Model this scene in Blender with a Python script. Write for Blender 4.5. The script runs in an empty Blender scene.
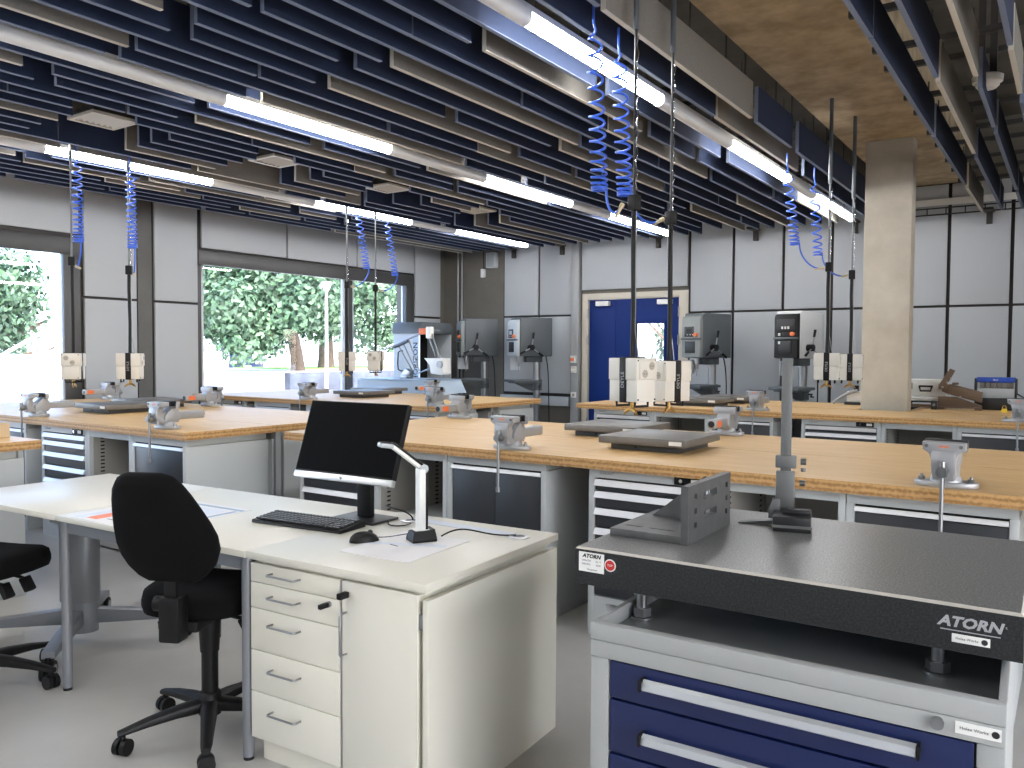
import bpy, bmesh, math, random
from mathutils import Vector, Matrix, Quaternion
PI = math.pi
R = math.radians
C = bpy.context.scene.collection
S = bpy.context.scene

# ------------------------------------------------------------------ helpers
class MB:
    """collects shapes in one bmesh; build() links them as ONE mesh object"""
    def __init__(self):
        self.bm = bmesh.new()
        self.mi = 0

    def _faces(self, verts, faces, smooth=True):
        vs = [self.bm.verts.new(v) for v in verts]
        out = []
        for f in faces:
            try:
                fc = self.bm.faces.new([vs[i] for i in f])
                fc.material_index = self.mi
                fc.smooth = smooth
                out.append(fc)
            except ValueError:
                pass
        return vs, out

    def box(self, x0, y0, z0, x1, y1, z1, M=None, b=0.0, seg=2):
        v = [(x0, y0, z0), (x1, y0, z0), (x1, y1, z0), (x0, y1, z0), (x0, y0, z1), (x1, y0, z1), (x1, y1, z1), (x0, y1, z1)]
        if M is not None:
            v = [M @ Vector(p) for p in v]
        vs, fs = self._faces(v, [(0, 3, 2, 1), (4, 5, 6, 7), (0, 1, 5, 4), (1, 2, 6, 5), (2, 3, 7, 6), (3, 0, 4, 7)])
        if b > 0:
            es = set()
            for f in fs:
                es.update(f.edges)
            bmesh.ops.bevel(self.bm, geom=list(es), offset=b, segments=seg, affect='EDGES', profile=0.5, material=-1)
            for f in self.bm.faces:
                f.smooth = True
        return self

    def prism(self, pts, plane, a, b, M=None, bev=0.0):
        """polygon (2d, ccw) extruded from a to b along the third axis"""
        def p3(p, t):
            if plane == 'xz':
                return Vector((p[0], t, p[1]))
            if plane == 'yz':
                return Vector((t, p[0], p[1]))
            return Vector((p[0], p[1], t))
        n = len(pts)
        v = [p3(p, a) for p in pts] + [p3(p, b) for p in pts]
        if M is not None:
            v = [M @ p for p in v]
        fc = [tuple(range(n)), tuple(range(2 * n - 1, n - 1, -1))]
        fc += [(i, i + n, (i + 1) % n + n, (i + 1) % n) for i in range(n)]
        vs, fs = self._faces(v, fc)
        bmesh.ops.recalc_face_normals(self.bm, faces=fs)
        if bev > 0:
            es = set()
            for f in fs[:2]:
                es.update(f.edges)
            bmesh.ops.bevel(self.bm, geom=list(es), offset=bev, segments=2, affect='EDGES', profile=0.5, material=-1)
            for f in self.bm.faces:
                f.smooth = True
        return self

    def cyl(self, p0, p1, r, r2=None, n=16, cap=True):
        p0, p1 = Vector(p0), Vector(p1)
        r2 = r if r2 is None else r2
        d = (p1 - p0).normalized()
        q = d.to_track_quat('Z', 'Y')
        v = []
        for p, rr in ((p0, r), (p1, r2)):
            for i in range(n):
                a = 2 * PI * i / n
                v.append(p + q @ Vector((rr * math.cos(a), rr * math.sin(a), 0)))
        fc = [(i, (i + 1) % n, n + (i + 1) % n, n + i) for i in range(n)]
        if cap:
            fc += [tuple(range(n - 1, -1, -1)), tuple(range(n, 2 * n))]
        self._faces(v, fc)
        return self

    def tube(self, pts, r, n=8, cap=True, sq=None):
        """round (or with sq=(w,h) rectangular) section swept along a path"""
        P = [Vector(p) for p in pts]
        m = len(P)
        T = []
        for i in range(m):
            t = (P[min(i + 1, m - 1)] - P[max(i - 1, 0)])
            T.append(t.normalized())
        up = Vector((0, 0, 1)) if abs(T[0].z) < 0.95 else Vector((0, 1, 0))
        nrm = (up - T[0] * up.dot(T[0])).normalized()
        v = []
        rr = r if isinstance(r, (list, tuple)) else [r] * m
        for i in range(m):
            if i:
                nrm = nrm - T[i] * nrm.dot(T[i])
                nrm.normalize()
            bn = T[i].cross(nrm)
            if sq:
                w, h = sq[0] / 2, sq[1] / 2
                k = rr[i] / rr[0] if rr[0] else 1
                for a, b in ((-w, -h), (w, -h), (w, h), (-w, h)):
                    v.append(P[i] + bn * a * k + nrm * b * k)
            else:
                for j in range(n):
                    a = 2 * PI * j / n
                    v.append(P[i] + (nrm * math.cos(a) + bn * math.sin(a)) * rr[i])
        k = 4 if sq else n
        fc = []
        for i in range(m - 1):
            for j in range(k):
                fc.append((i * k + j, i * k + (j + 1) % k, (i + 1) * k + (j + 1) % k, (i + 1) * k + j))
        if cap:
            fc += [tuple(range(k - 1, -1, -1)), tuple(range((m - 1) * k, m * k))]
        vs, fs = self._faces(v, fc)
        bmesh.ops.recalc_face_normals(self.bm, faces=fs)
        return self

    def lathe(self, prof, n=24, M=None, cap=True):
        """profile of (r, z) turned about z"""
        v, fc = [], []
        m = len(prof)
        for (r, z) in prof:
            for j in range(n):
                a = 2 * PI * j / n
                p = Vector((r * math.cos(a), r * math.sin(a), z))
                v.append(M @ p if M is not None else p)
        for i in range(m - 1):
            for j in range(n):
                fc.append((i * n + j, i * n + (j + 1) % n, (i + 1) * n + (j + 1) % n, (i + 1) * n + j))
        if cap:
            fc += [tuple(range(n - 1, -1, -1)), tuple(range((m - 1) * n, m * n))]
        vs, fs = self._faces(v, fc)
        bmesh.ops.recalc_face_normals(self.bm, faces=fs)
        return self

    def ell(self, c, s, n=16, m=10, M=None):
        """ellipsoid"""
        pr = [(max(1e-4, math.sin(PI * i / m)), -math.cos(PI * i / m)) for i in range(m + 1)]
        T = Matrix.Translation(Vector(c)) @ Matrix.Diagonal((s[0], s[1], s[2], 1))
        if M is not None:
            T = M @ T
        return self.lathe(pr, n, T)

    def loft(self, rings, cap=True):
        """rings: list of equal-length closed point loops"""
        k = len(rings[0])
        v = [Vector(p) for r_ in rings for p in r_]
        fc = []
        for i in range(len(rings) - 1):
            for j in range(k):
                fc.append((i * k + j, i * k + (j + 1) % k, (i + 1) * k + (j + 1) % k, (i + 1) * k + j))
        if cap:
            fc += [tuple(range(k - 1, -1, -1)), tuple(range((len(rings) - 1) * k, len(rings) * k))]
        vs, fs = self._faces(v, fc)
        bmesh.ops.recalc_face_normals(self.bm, faces=fs)
        return self

    def text(self, s, size, M, depth=0.0006, shear=0.0, bold=0.0, sx=1.0):
        cu = bpy.data.curves.new('t', 'FONT')
        cu.body = s
        cu.size = size
        cu.align_x = 'CENTER'
        cu.align_y = 'CENTER'
        cu.extrude = depth
        cu.shear = shear
        cu.offset = bold
        cu.resolution_u = 2
        ob = bpy.data.objects.new('t', cu)
        C.objects.link(ob)
        dg = bpy.context.evaluated_depsgraph_get()
        me = bpy.data.meshes.new_from_object(ob.evaluated_get(dg))
        bm2 = bmesh.new()
        bm2.from_mesh(me)
        mp = {}
        for v in bm2.verts:
            mp[v] = self.bm.verts.new(M @ Vector((v.co.x * sx, v.co.y, v.co.z)))
        for f in bm2.faces:
            try:
                nf = self.bm.faces.new([mp[v] for v in f.verts])
                nf.material_index = self.mi
            except ValueError:
                pass
        bm2.free()
        bpy.data.objects.remove(ob)
        bpy.data.curves.remove(cu)
        bpy.data.meshes.remove(me)
        return self

    def build(self, name, mats, parent=None, loc=None, rot=None, ang=35, label=None):
        me = bpy.data.meshes.new(name)
        self.bm.to_mesh(me)
        self.bm.free()
        if not isinstance(mats, (list, tuple)):
            mats = [mats]
        for m in mats:
            me.materials.append(m)
        me.set_sharp_from_angle(angle=R(ang))
        o = bpy.data.objects.new(name, me)
        C.objects.link(o)
        if parent is not None:
            o.parent = parent
        if loc is not None:
            o.location = loc
        if rot is not None:
            o.rotation_euler = rot
        if label:
            o['label'] = label
        return o


def thing(name, label, cat, loc=(0, 0, 0), rz=0.0, group=None):
    o = bpy.data.objects.new(name, None)
    o.empty_display_size = 0.1
    C.objects.link(o)
    o.location = loc
    o.rotation_euler = (0, 0, rz)
    return tag(o, label, cat, group)


def tag(o, label, cat, group=None, kind=None):
    if label:
        o['label'] = label
    if cat:
        o['category'] = cat
    if group:
        o['group'] = group
    if kind:
        o['kind'] = kind
    return o


def struct(o):
    o['kind'] = 'structure'
    return o


def dup(src, loc=None, rz=None, label=None, group=None, parent=None):
    r = src.copy()
    C.objects.link(r)
    if parent is not None:
        r.parent = parent
    if loc is not None:
        r.location = loc
    if rz is not None:
        r.rotation_euler = (0, 0, rz)
    if label:
        r['label'] = label
    if group:
        r['group'] = group
    for ch in list(src.children):
        dup(ch, parent=r)
    return r


def TR(x=0, y=0, z=0):
    return Matrix.Translation((x, y, z))


def RX(a):
    return Matrix.Rotation(R(a), 4, 'X')


def RY(a):
    return Matrix.Rotation(R(a), 4, 'Y')


def RZ(a):
    return Matrix.Rotation(R(a), 4, 'Z')


FRONT = RX(90)          # text facing -y
# ------------------------------------------------------------------ materials
def lin(c):
    return tuple(((v / 255) / 12.92 if v / 255 <= 0.04045 else ((v / 255 + 0.055) / 1.055) ** 2.4) for v in c)


def mat(name, rgb, rough=0.5, metal=0.0, var=0.0, vscale=6.0, bump=0.0, bscale=60.0, spec=0.5, coat=0.0, stretch=None):
    m = bpy.data.materials.new(name)
    m.use_nodes = True
    nt = m.node_tree
    b = nt.nodes['Principled BSDF']
    c = lin(rgb)
    b.inputs['Base Color'].default_value = (*c, 1)
    b.inputs['Roughness'].default_value = rough
    b.inputs['Metallic'].default_value = metal
    b.inputs['Specular IOR Level'].default_value = spec
    b.inputs['Coat Weight'].default_value = coat
    tc = nt.nodes.new('ShaderNodeTexCoord')
    src = tc.outputs['Object']
    if stretch:
        mp = nt.nodes.new('ShaderNodeMapping')
        mp.inputs['Scale'].default_value = stretch
        nt.links.new(src, mp.inputs['Vector'])
        src = mp.outputs['Vector']
    if var > 0:
        n = nt.nodes.new('ShaderNodeTexNoise')
        n.inputs['Scale'].default_value = vscale
        n.inputs['Detail'].default_value = 5
        nt.links.new(src, n.inputs['Vector'])
        r = nt.nodes.new('ShaderNodeValToRGB')
        r.color_ramp.elements[0].position = 0.3
        r.color_ramp.elements[1].position = 0.7
        r.color_ramp.elements[0].color = (*[v * (1 - var) for v in c], 1)
        r.color_ramp.elements[1].color = (*[min(1, v * (1 + var)) for v in c], 1)
        nt.links.new(n.outputs['Fac'], r.inputs['Fac'])
        nt.links.new(r.outputs['Color'], b.inputs['Base Color'])
    if bump > 0:
        n2 = nt.nodes.new('ShaderNodeTexNoise')
        n2.inputs['Scale'].default_value = bscale
        n2.inputs['Detail'].default_value = 4
        nt.links.new(src, n2.inputs['Vector'])
        bp = nt.nodes.new('ShaderNodeBump')
        bp.inputs['Strength'].default_value = bump
        bp.inputs['Distance'].default_value = 0.01
        nt.links.new(n2.outputs['Fac'], bp.inputs['Height'])
        nt.links.new(bp.outputs['Normal'], b.inputs['Normal'])
    return m


def emat(name, rgb, strength):
    m = bpy.data.materials.new(name)
    m.use_nodes = True
    nt = m.node_tree
    b = nt.nodes['Principled BSDF']
    b.inputs['Base Color'].default_value = (0.8, 0.8, 0.8, 1)
    b.inputs['Emission Color'].default_value = (*lin(rgb), 1)
    b.inputs['Emission Strength'].default_value = strength
    return m


def speck(name, base, dots, scale, rough):
    """granite: dark ground with fine pale grains"""
    m = mat(name, base, rough)
    nt = m.node_tree
    b = nt.nodes['Principled BSDF']
    tc = nt.nodes['Texture Coordinate']
    v = nt.nodes.new('ShaderNodeTexNoise')
    v.inputs['Scale'].default_value = scale
    v.inputs['Detail'].default_value = 6
    v.inputs['Roughness'].default_value = 0.8
    nt.links.new(tc.outputs['Object'], v.inputs['Vector'])
    r = nt.nodes.new('ShaderNodeValToRGB')
    r.color_ramp.elements[0].position = 0.45
    r.color_ramp.elements[1].position = 0.72
    r.color_ramp.elements[0].color = (*lin(base), 1)
    r.color_ramp.elements[1].color = (*lin(dots), 1)
    nt.links.new(v.outputs['Fac'], r.inputs['Fac'])
    nt.links.new(r.outputs['Color'], b.inputs['Base Color'])
    return m


def wood_top():
    m = bpy.data.materials.new('beech_top')
    m.use_nodes = True
    nt = m.node_tree
    b = nt.nodes['Principled BSDF']
    b.inputs['Roughness'].default_value = 0.42
    tc = nt.nodes.new('ShaderNodeTexCoord')
    mp = nt.nodes.new('ShaderNodeMapping')
    mp.inputs['Scale'].default_value = (1.3, 14, 14)
    nt.links.new(tc.outputs['Object'], mp.inputs['Vector'])
    n = nt.nodes.new('ShaderNodeTexNoise')
    n.inputs['Scale'].default_value = 3
    n.inputs['Detail'].default_value = 8
    nt.links.new(mp.outputs['Vector'], n.inputs['Vector'])
    r = nt.nodes.new('ShaderNodeValToRGB')
    r.color_ramp.elements[0].position = 0.3
    r.color_ramp.elements[1].position = 0.75
    r.color_ramp.elements[0].color = (*lin((200, 161, 104)), 1)
    r.color_ramp.elements[1].color = (*lin((220, 184, 130)), 1)
    nt.links.new(n.outputs['Fac'], r.inputs['Fac'])
    nt.links.new(r.outputs['Color'], b.inputs['Base Color'])
    return m


def wood_edge():
    """multiplex edge: thin darker plies with short finger marks"""
    m = bpy.data.materials.new('beech_ply_edge')
    m.use_nodes = True
    nt = m.node_tree
    b = nt.nodes['Principled BSDF']
    b.inputs['Roughness'].default_value = 0.55
    tc = nt.nodes.new('ShaderNodeTexCoord')
    mp = nt.nodes.new('ShaderNodeMapping')
    mp.inputs['Scale'].default_value = (60, 60, 60)
    nt.links.new(tc.outputs['Object'], mp.inputs['Vector'])
    n = nt.nodes.new('ShaderNodeTexNoise')
    n.inputs['Scale'].default_value = 1
    n.inputs['Detail'].default_value = 4
    nt.links.new(mp.outputs['Vector'], n.inputs['Vector'])
    sx = nt.nodes.new('ShaderNodeSeparateXYZ')
    nt.links.new(tc.outputs['Object'], sx.inputs['Vector'])
    w = nt.nodes.new('ShaderNodeMath')
    w.operation = 'MULTIPLY'
    w.inputs[1].default_value = 2 * PI / 0.024
    nt.links.new(sx.outputs['Z'], w.inputs[0])
    s = nt.nodes.new('ShaderNodeMath')
    s.operation = 'SINE'
    nt.links.new(w.outputs[0], s.inputs[0])
    a = nt.nodes.new('ShaderNodeMath')
    a.operation = 'MULTIPLY_ADD'
    a.inputs[1].default_value = 0.16
    nt.links.new(s.outputs[0], a.inputs[0])
    nt.links.new(n.outputs['Fac'], a.inputs[2])
    r = nt.nodes.new('ShaderNodeValToRGB')
    r.color_ramp.elements[0].position = 0.34
    r.color_ramp.elements[1].position = 0.62
    r.color_ramp.elements[0].color = (*lin((152, 112, 66)), 1)
    r.color_ramp.elements[1].color = (*lin((194, 152, 98)), 1)
    nt.links.new(a.outputs[0], r.inputs['Fac'])
    nt.links.new(r.outputs['Color'], b.inputs['Base Color'])
    return m


def concrete(name, c0, c1, rough=0.8, scale=1.6):
    m = mat(name, c0, rough, bump=0.12, bscale=25)
    nt = m.node_tree
    b = nt.nodes['Principled BSDF']
    tc = nt.nodes['Texture Coordinate']
    n = nt.nodes.new('ShaderNodeTexNoise')
    n.inputs['Scale'].default_value = scale
    n.inputs['Detail'].default_value = 9
    n.inputs['Roughness'].default_value = 0.62
    nt.links.new(tc.outputs['Object'], n.inputs['Vector'])
    r = nt.nodes.new('ShaderNodeValToRGB')
    r.color_ramp.elements[0].position = 0.33
    r.color_ramp.elements[1].position = 0.66
    r.color_ramp.elements[0].color = (*lin(c0), 1)
    r.color_ramp.elements[1].color = (*lin(c1), 1)
    nt.links.new(n.outputs['Fac'], r.inputs['Fac'])
    nt.links.new(r.outputs['Color'], b.inputs['Base Color'])
    return m


def floor_mat():
    m = concrete('floor_coating', (162, 161, 157), (184, 182, 177), 0.42, 0.7)
    m.node_tree.nodes['Bump'].inputs['Strength'].default_value = 0.02
    return m


def glass_mat(name, tint=(255, 255, 255), rough=0.0):
    m = bpy.data.materials.new(name)
    m.use_nodes = True
    nt = m.node_tree
    nt.nodes.clear()
    out = nt.nodes.new('ShaderNodeOutputMaterial')
    tr = nt.nodes.new('ShaderNodeBsdfTransparent')
    tr.inputs['Color'].default_value = (*lin(tint), 1)
    gl = nt.nodes.new('ShaderNodeBsdfGlossy')
    gl.inputs['Roughness'].default_value = rough
    lw = nt.nodes.new('ShaderNodeLayerWeight')
    pw = nt.nodes.new('ShaderNodeMath')
    pw.operation = 'POWER'
    pw.inputs[1].default_value = 5
    nt.links.new(lw.outputs['Facing'], pw.inputs[0])
    fr = nt.nodes.new('ShaderNodeMath')
    fr.operation = 'MULTIPLY_ADD'
    fr.inputs[1].default_value = 0.9
    fr.inputs[2].default_value = 0.04
    nt.links.new(pw.outputs[0], fr.inputs[0])
    mx = nt.nodes.new('ShaderNodeMixShader')
    nt.links.new(fr.outputs[0], mx.inputs[0])
    nt.links.new(tr.outputs[0], mx.inputs[1])
    nt.links.new(gl.outputs[0], mx.inputs[2])
    nt.links.new(mx.outputs[0], out.inputs['Surface'])
    return m


M_ = dict(
    floor=floor_mat(),
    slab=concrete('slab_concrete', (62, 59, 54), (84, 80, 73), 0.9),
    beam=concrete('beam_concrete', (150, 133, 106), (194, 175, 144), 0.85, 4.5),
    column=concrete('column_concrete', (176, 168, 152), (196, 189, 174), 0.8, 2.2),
    pier=concrete('pier_concrete', (86, 86, 84), (98, 98, 96), 0.85, 1.5),
    dkconc=concrete('wall_concrete', (92, 89, 82), (106, 102, 94), 0.85, 1.5),
    panel=mat('felt_panel', (168, 172, 175), 0.9, var=0.05, vscale=120, bump=0.05, bscale=300),
    seam=mat('panel_rail', (38, 34, 31), 0.6),
    winframe=mat('window_frame', (74, 74, 74), 0.45, metal=0.3),
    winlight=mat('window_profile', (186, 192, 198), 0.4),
    doorframe=mat('door_frame', (186, 180, 166), 0.5),
    doorblue=mat('door_blue', (13, 42, 108), 0.5, spec=0.2),
    ventp=mat('vent_paint', (172, 166, 152), 0.5),
    connector=mat('hose_connector', (190, 176, 146), 0.4, metal=0.3),
    white=mat('white_plastic', (226, 226, 222), 0.45),
    cream=mat('cream_plastic', (208, 204, 194), 0.5),
    creamdark=mat('cream_recess', (160, 154, 142), 0.5),
    blackp=mat('black_plastic', (14, 14, 15), 0.5, spec=0.3),
    black=mat('black_fabric', (9, 9, 10), 0.95, var=0.15, vscale=200, bump=0.15, bscale=500, spec=0.15),
    blackm=mat('black_metal', (30, 31, 33), 0.4),
    screen=mat('screen_black', (4, 4, 5), 0.4, spec=0.03),
    navy=mat('baffle_navy', (25, 39, 66), 0.9, var=0.06, vscale=60),
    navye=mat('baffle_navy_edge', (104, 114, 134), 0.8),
    grey=mat('baffle_grey', (124, 121, 114), 0.9, var=0.06, vscale=60),
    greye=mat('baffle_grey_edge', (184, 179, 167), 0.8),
    rail=mat('ceiling_rail', (52, 50, 48), 0.6),
    alu=mat('aluminium', (212, 214, 216), 0.32, metal=0.75),
    alup=mat('aluminium_strip', (226, 228, 230), 0.35, metal=0.25),
    steel=mat('steel', (150, 152, 154), 0.3, metal=0.9),
    dsteel=mat('dark_steel', (112, 114, 114), 0.42, metal=0.5),
    chrome=mat('chrome', (220, 220, 222), 0.15, metal=1.0),
    brass=mat('brass', (176, 140, 80), 0.3, metal=0.9),
    grey7035=mat('light_grey_paint', (178, 182, 182), 0.45),
    greymid=mat('grey_paint', (150, 153, 154), 0.5),
    anth=mat('anthracite_paint', (40, 43, 47), 0.4),
    inner=mat('cabinet_inside', (158, 155, 148), 0.7),
    desk=mat('desk_laminate', (208, 205, 193), 0.38),
    deskb=mat('desk_body', (214, 211, 198), 0.45),
    deskgap=mat('desk_gap', (120, 118, 112), 0.7),
    legmetal=mat('leg_grey_metal', (122, 125, 130), 0.4, metal=0.35),
    wood=wood_top(), woode=wood_edge(),
    cartblue=mat('cart_blue', (11, 27, 74), 0.38),
    cartgrey=mat('cart_grey', (158, 160, 158), 0.45),
    carttray=mat('cart_tray_mat', (104, 107, 108), 0.3),
    granite_side=speck('granite_side', (9, 9, 10), (58, 61, 63), 200, 0.45),
    granite_top=speck('granite_top', (74, 75, 74), (170, 169, 165), 210, 0.32),  # paler than the sides: grazing reflection put into the colour
    granite_edge=mat('granite_chamfer', (176, 172, 162), 0.5),
    iron=mat('grey_cast_iron', (92, 93, 93), 0.45, metal=0.5, var=0.1, vscale=30),
    ironpl=mat('plate_cast_iron', (112, 109, 104), 0.42, metal=0.35, var=0.08, vscale=20),
    ironbk=mat('plate_base_iron', (70, 70, 70), 0.55, metal=0.3),
    vise=mat('vise_silver', (160, 161, 163), 0.38, metal=0.35, bump=0.05, bscale=80),
    vised=mat('vise_jaw', (58, 58, 60), 0.35, metal=0.8),
    orange=mat('orange_label', (222, 112, 58), 0.5),
    machine=mat('machine_grey', (122, 127, 126), 0.45),
    machl=mat('machine_light', (172, 178, 182), 0.4),
    machd=mat('machine_dark', (78, 84, 88), 0.45),
    film=mat('wrap_film', (196, 198, 198), 0.25),
    brown=mat('shear_brown', (98, 80, 64), 0.45, metal=0.2),
    blueplast=mat('bright_blue', (28, 74, 176), 0.4),
    hose=mat('hose_blue', (58, 102, 210), 0.35),
    paper=mat('paper_white', (222, 220, 219), 0.6),
    printgrey=mat('print_grey', (140, 140, 146), 0.6),
    posterblue=mat('poster_blue', (140, 162, 186), 0.5),
    posterred=mat('poster_orange', (232, 120, 78), 0.5),
    postertext=mat('poster_text', (205, 212, 222), 0.5),
    red=mat('signal_red', (190, 40, 36), 0.45),
    yellow=mat('signal_yellow', (226, 196, 40), 0.45),
    hood=mat('hood_blue_grey', (150, 170, 190), 0.4),
    tray=mat('tray_pale_blue', (170, 186, 200), 0.4),
    ltext=mat('lettering_light', (200, 202, 204), 0.5),
    mtext=mat('lettering_grey', (158, 160, 162), 0.5),
    dtext=mat('lettering_dark', (30, 30, 32), 0.5),
    woodblock=mat('raw_wood', (196, 172, 138), 0.6, var=0.08, vscale=8),
    tube=emat('light_diffuser', (252, 251, 252), 50.0),
    tubeoff=mat('light_cover', (206, 206, 204), 0.4),
    glass=glass_mat('window_glass'),
    leaf=mat('leaf_green', (56, 82, 60), 0.6, var=0.25, vscale=0.8),
    leafl=mat('leaf_light_green', (84, 116, 84), 0.6, var=0.25, vscale=0.8),
    bark=mat('bark', (84, 72, 60), 0.9, var=0.2, vscale=6, bump=0.3, bscale=20),
    pave=mat('bright_paving', (226, 224, 218), 0.9, var=0.04, vscale=1),
    grass=mat('lawn', (120, 168, 70), 0.9, var=0.15, vscale=3),
    carblue=mat('car_dark_blue', (24, 36, 70), 0.3, coat=0.5),
    carpale=mat('car_pale_blue', (176, 214, 224), 0.35, coat=0.4),
    carwin=mat('car_window', (18, 22, 26), 0.1),
    carwinp=mat('car_window_pale', (140, 176, 180), 0.3),  # windscreen reflection put into the glass colour
    render=mat('rendered_wall', (62, 68, 80), 0.85, var=0.4, vscale=2.0),
    render2=mat('house_render', (224, 222, 216), 0.85),
    cloth1=mat('dark_clothes', (40, 44, 60), 0.9),
    skin=mat('skin', (196, 152, 126), 0.6),
)
# ------------------------------------------------------------------ camera
cam = bpy.data.cameras.new('camera')
co = bpy.data.objects.new('camera', cam)
C.objects.link(co)
cam.sensor_width = 36
cam.lens = 822 / 1024 * 36
cam.clip_start = 0.05
cam.clip_end = 300
right = Vector((0.82516108, 0.56486913, 0.00566156))
down = Vector((0.02608662, -0.02809194, -0.9992649))
fwd = Vector((-0.56429485, 0.82470219, -0.03791591))
Mc = Matrix.Identity(4)
for i in range(3):
    Mc[i][0] = right[i]
    Mc[i][1] = -down[i]
    Mc[i][2] = -fwd[i]
Mc[2][3] = 1.42
co.matrix_world = Mc
S.camera = co

# ------------------------------------------------------------------ room shell
XL, XR, YB, YF, ZC = -8.95, 4.6, 11.0, -3.6, 4.15
struct(MB().box(XL - 0.3, YF - 0.3, -0.2, XR + 0.3, YB + 0.3, 0).build('floor', M_['floor']))
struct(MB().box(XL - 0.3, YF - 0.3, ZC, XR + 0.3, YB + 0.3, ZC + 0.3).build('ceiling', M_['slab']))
W_ADDED = (-3.0, 4.0, 0.15, 2.45)  # made-up opening out of view, lets in extra daylight
m = MB()
m.box(XR, YF - 0.3, 0, XR + 0.3, W_ADDED[0], ZC).box(XR, W_ADDED[1], 0, XR + 0.3, YB + 0.3, ZC).box(XR, W_ADDED[0], 0, XR + 0.3, W_ADDED[1], W_ADDED[2]).box(XR, W_ADDED[0], W_ADDED[3], XR + 0.3, W_ADDED[1], ZC)
struct(m.build('wall_right', M_['panel']))
struct(MB().box(XL - 0.3, YF - 0.3, 0, XR, YF, ZC).build('wall_front', M_['panel']))
# back wall with the door opening
DX0, DX1, DZ = -6.22, -4.51, 2.32
m = MB()
m.box(XL - 0.3, YB, 0, DX0, YB + 0.3, ZC).box(DX1, YB, 0, XR, YB + 0.3, ZC).box(DX0, YB, DZ, DX1, YB + 0.3, ZC)
wall_back = struct(m.build('wall_back', M_['dkconc']))
# left wall with two window openings
W1 = (-2.8, 4.70, 0.35, 2.60)  # run on past the view to add daylight
W2 = (6.20, 10.14, 0.35, 2.64)
m = MB()
m.box(XL - 0.3, YF, 0, XL, W1[0], ZC).box(XL - 0.3, W1[1], 0, XL, W2[0], ZC).box(XL - 0.3, W2[1], 0, XL, YB, ZC)
for w in (W1, W2):
    m.box(XL - 0.3, w[0], 0, XL, w[1], w[2]).box(XL - 0.3, w[0], w[3], XL, w[1], ZC)
wall_left = struct(m.build('wall_left', M_['dkconc']))

# felt panels on dark rails: every panel is a child of its wall
def back_panel(x0, x1, z0, z1):
    MB().box(x0 + 0.02, YB - 0.05, z0 + 0.015, x1 - 0.02, YB - 0.012, z1 - 0.015, b=0.004).build('wall_panel', M_['panel'], wall_back)


def left_panel(y0, y1, z0, z1):
    MB().box(XL + 0.012, y0 + 0.015, z0 + 0.015, XL + 0.05, y1 - 0.015, z1 - 0.015, b=0.004).build('wall_panel', M_['panel'], wall_left)


bx = [-4.49, -3.86, -3.19, -2.58, -1.93, -1.26, -0.62, 0.02, 0.66, 1.30, 1.94, 2.58, 3.22, 3.86]
for a, b in zip(bx[:-1], bx[1:]):
    back_panel(a, b, 0.78, 2.0)
    back_panel(a, b, 2.0, 3.45)
for a, b in ((-7.67, -6.99), (-6.99, -6.36)):
    back_panel(a, b, 0.78, 2.0)
    back_panel(a, b, 2.0, 3.45)
back_panel(-6.24, -4.50, 2.36, 3.45)
MB().box(-7.69, YB - 0.012, 0.74, -6.34, YB - 0.001, 3.45).box(-4.51, YB - 0.012, 0.74, 3.9, YB - 0.001, 3.45).build('panel_rail', M_['seam'], wall_back)
for (y0, y1) in ((4.76, 5.39), (5.59, 6.185)):
    left_panel(y0, y1, 0.35, 2.0)
    left_panel(y0, y1, 2.0, 3.45)
    MB().box(XL + 0.001, y0 - 0.005, 0.35, XL + 0.012, y1 + 0.01, 3.45).build('panel_rail', M_['seam'], wall_left)
left_panel(-0.0, 1.55, 2.66, 3.45)
left_panel(1.55, 3.15, 2.66, 3.45)
left_panel(3.15, 4.73, 2.66, 3.45)
for a, b in ((6.22, 7.565), (7.565, 8.89), (8.89, 10.19)):
    left_panel(a, b, 2.68, 3.45)
left_panel(10.19, 10.86, 2.0, 3.45)
left_panel(10.19, 10.86, 0.35, 2.0)
MB().box(XL + 0.001, 6.2, 2.67, XL + 0.012, 10.87, 3.45).box(XL + 0.001, 10.17, 0.35, XL + 0.012, 10.87, 2.68).box(XL + 0.001, 1.6, 2.62, XL + 0.012, 4.72, 3.45).build('panel_rail', M_['seam'], wall_left)
# concrete pier face between the panels
struct(MB().box(XL, 5.40, 0, XL + 0.03, 5.575, ZC).build('pillar_left', M_['pier']))
# conduits and small fixtures in the dark corner
for x in (-8.62, -8.54):
    MB().cyl((x, YB - 0.03, 0.0), (x, YB - 0.03, 3.6), 0.016, n=10).build('conduit', M_['greymid'], wall_back)

# column and downstand beam
struct(MB().box(-1.70, 8.45, 0, -1.285, 8.66, 3.45, b=0.010).build('column', M_['column']))
struct(MB().box(-1.885, YF, 3.45, -1.13, YB, ZC).build('beam', M_['beam']))
# grey trunking below the panels and the post beside the door
struct(MB().box(-7.7, YB - 0.09, 0.60, -6.42, YB, 0.745, b=0.004).build('trim_1', M_['machl']))
t = MB().box(-6.375, YB - 0.10, 0, -6.245, YB, 3.45, b=0.004).build('trim_2', M_['greymid'])
struct(t)
struct(MB().box(-4.49, YB - 0.09, 0.60, 3.9, YB, 0.745, b=0.004).build('trim_3', M_['machl']))
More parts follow.
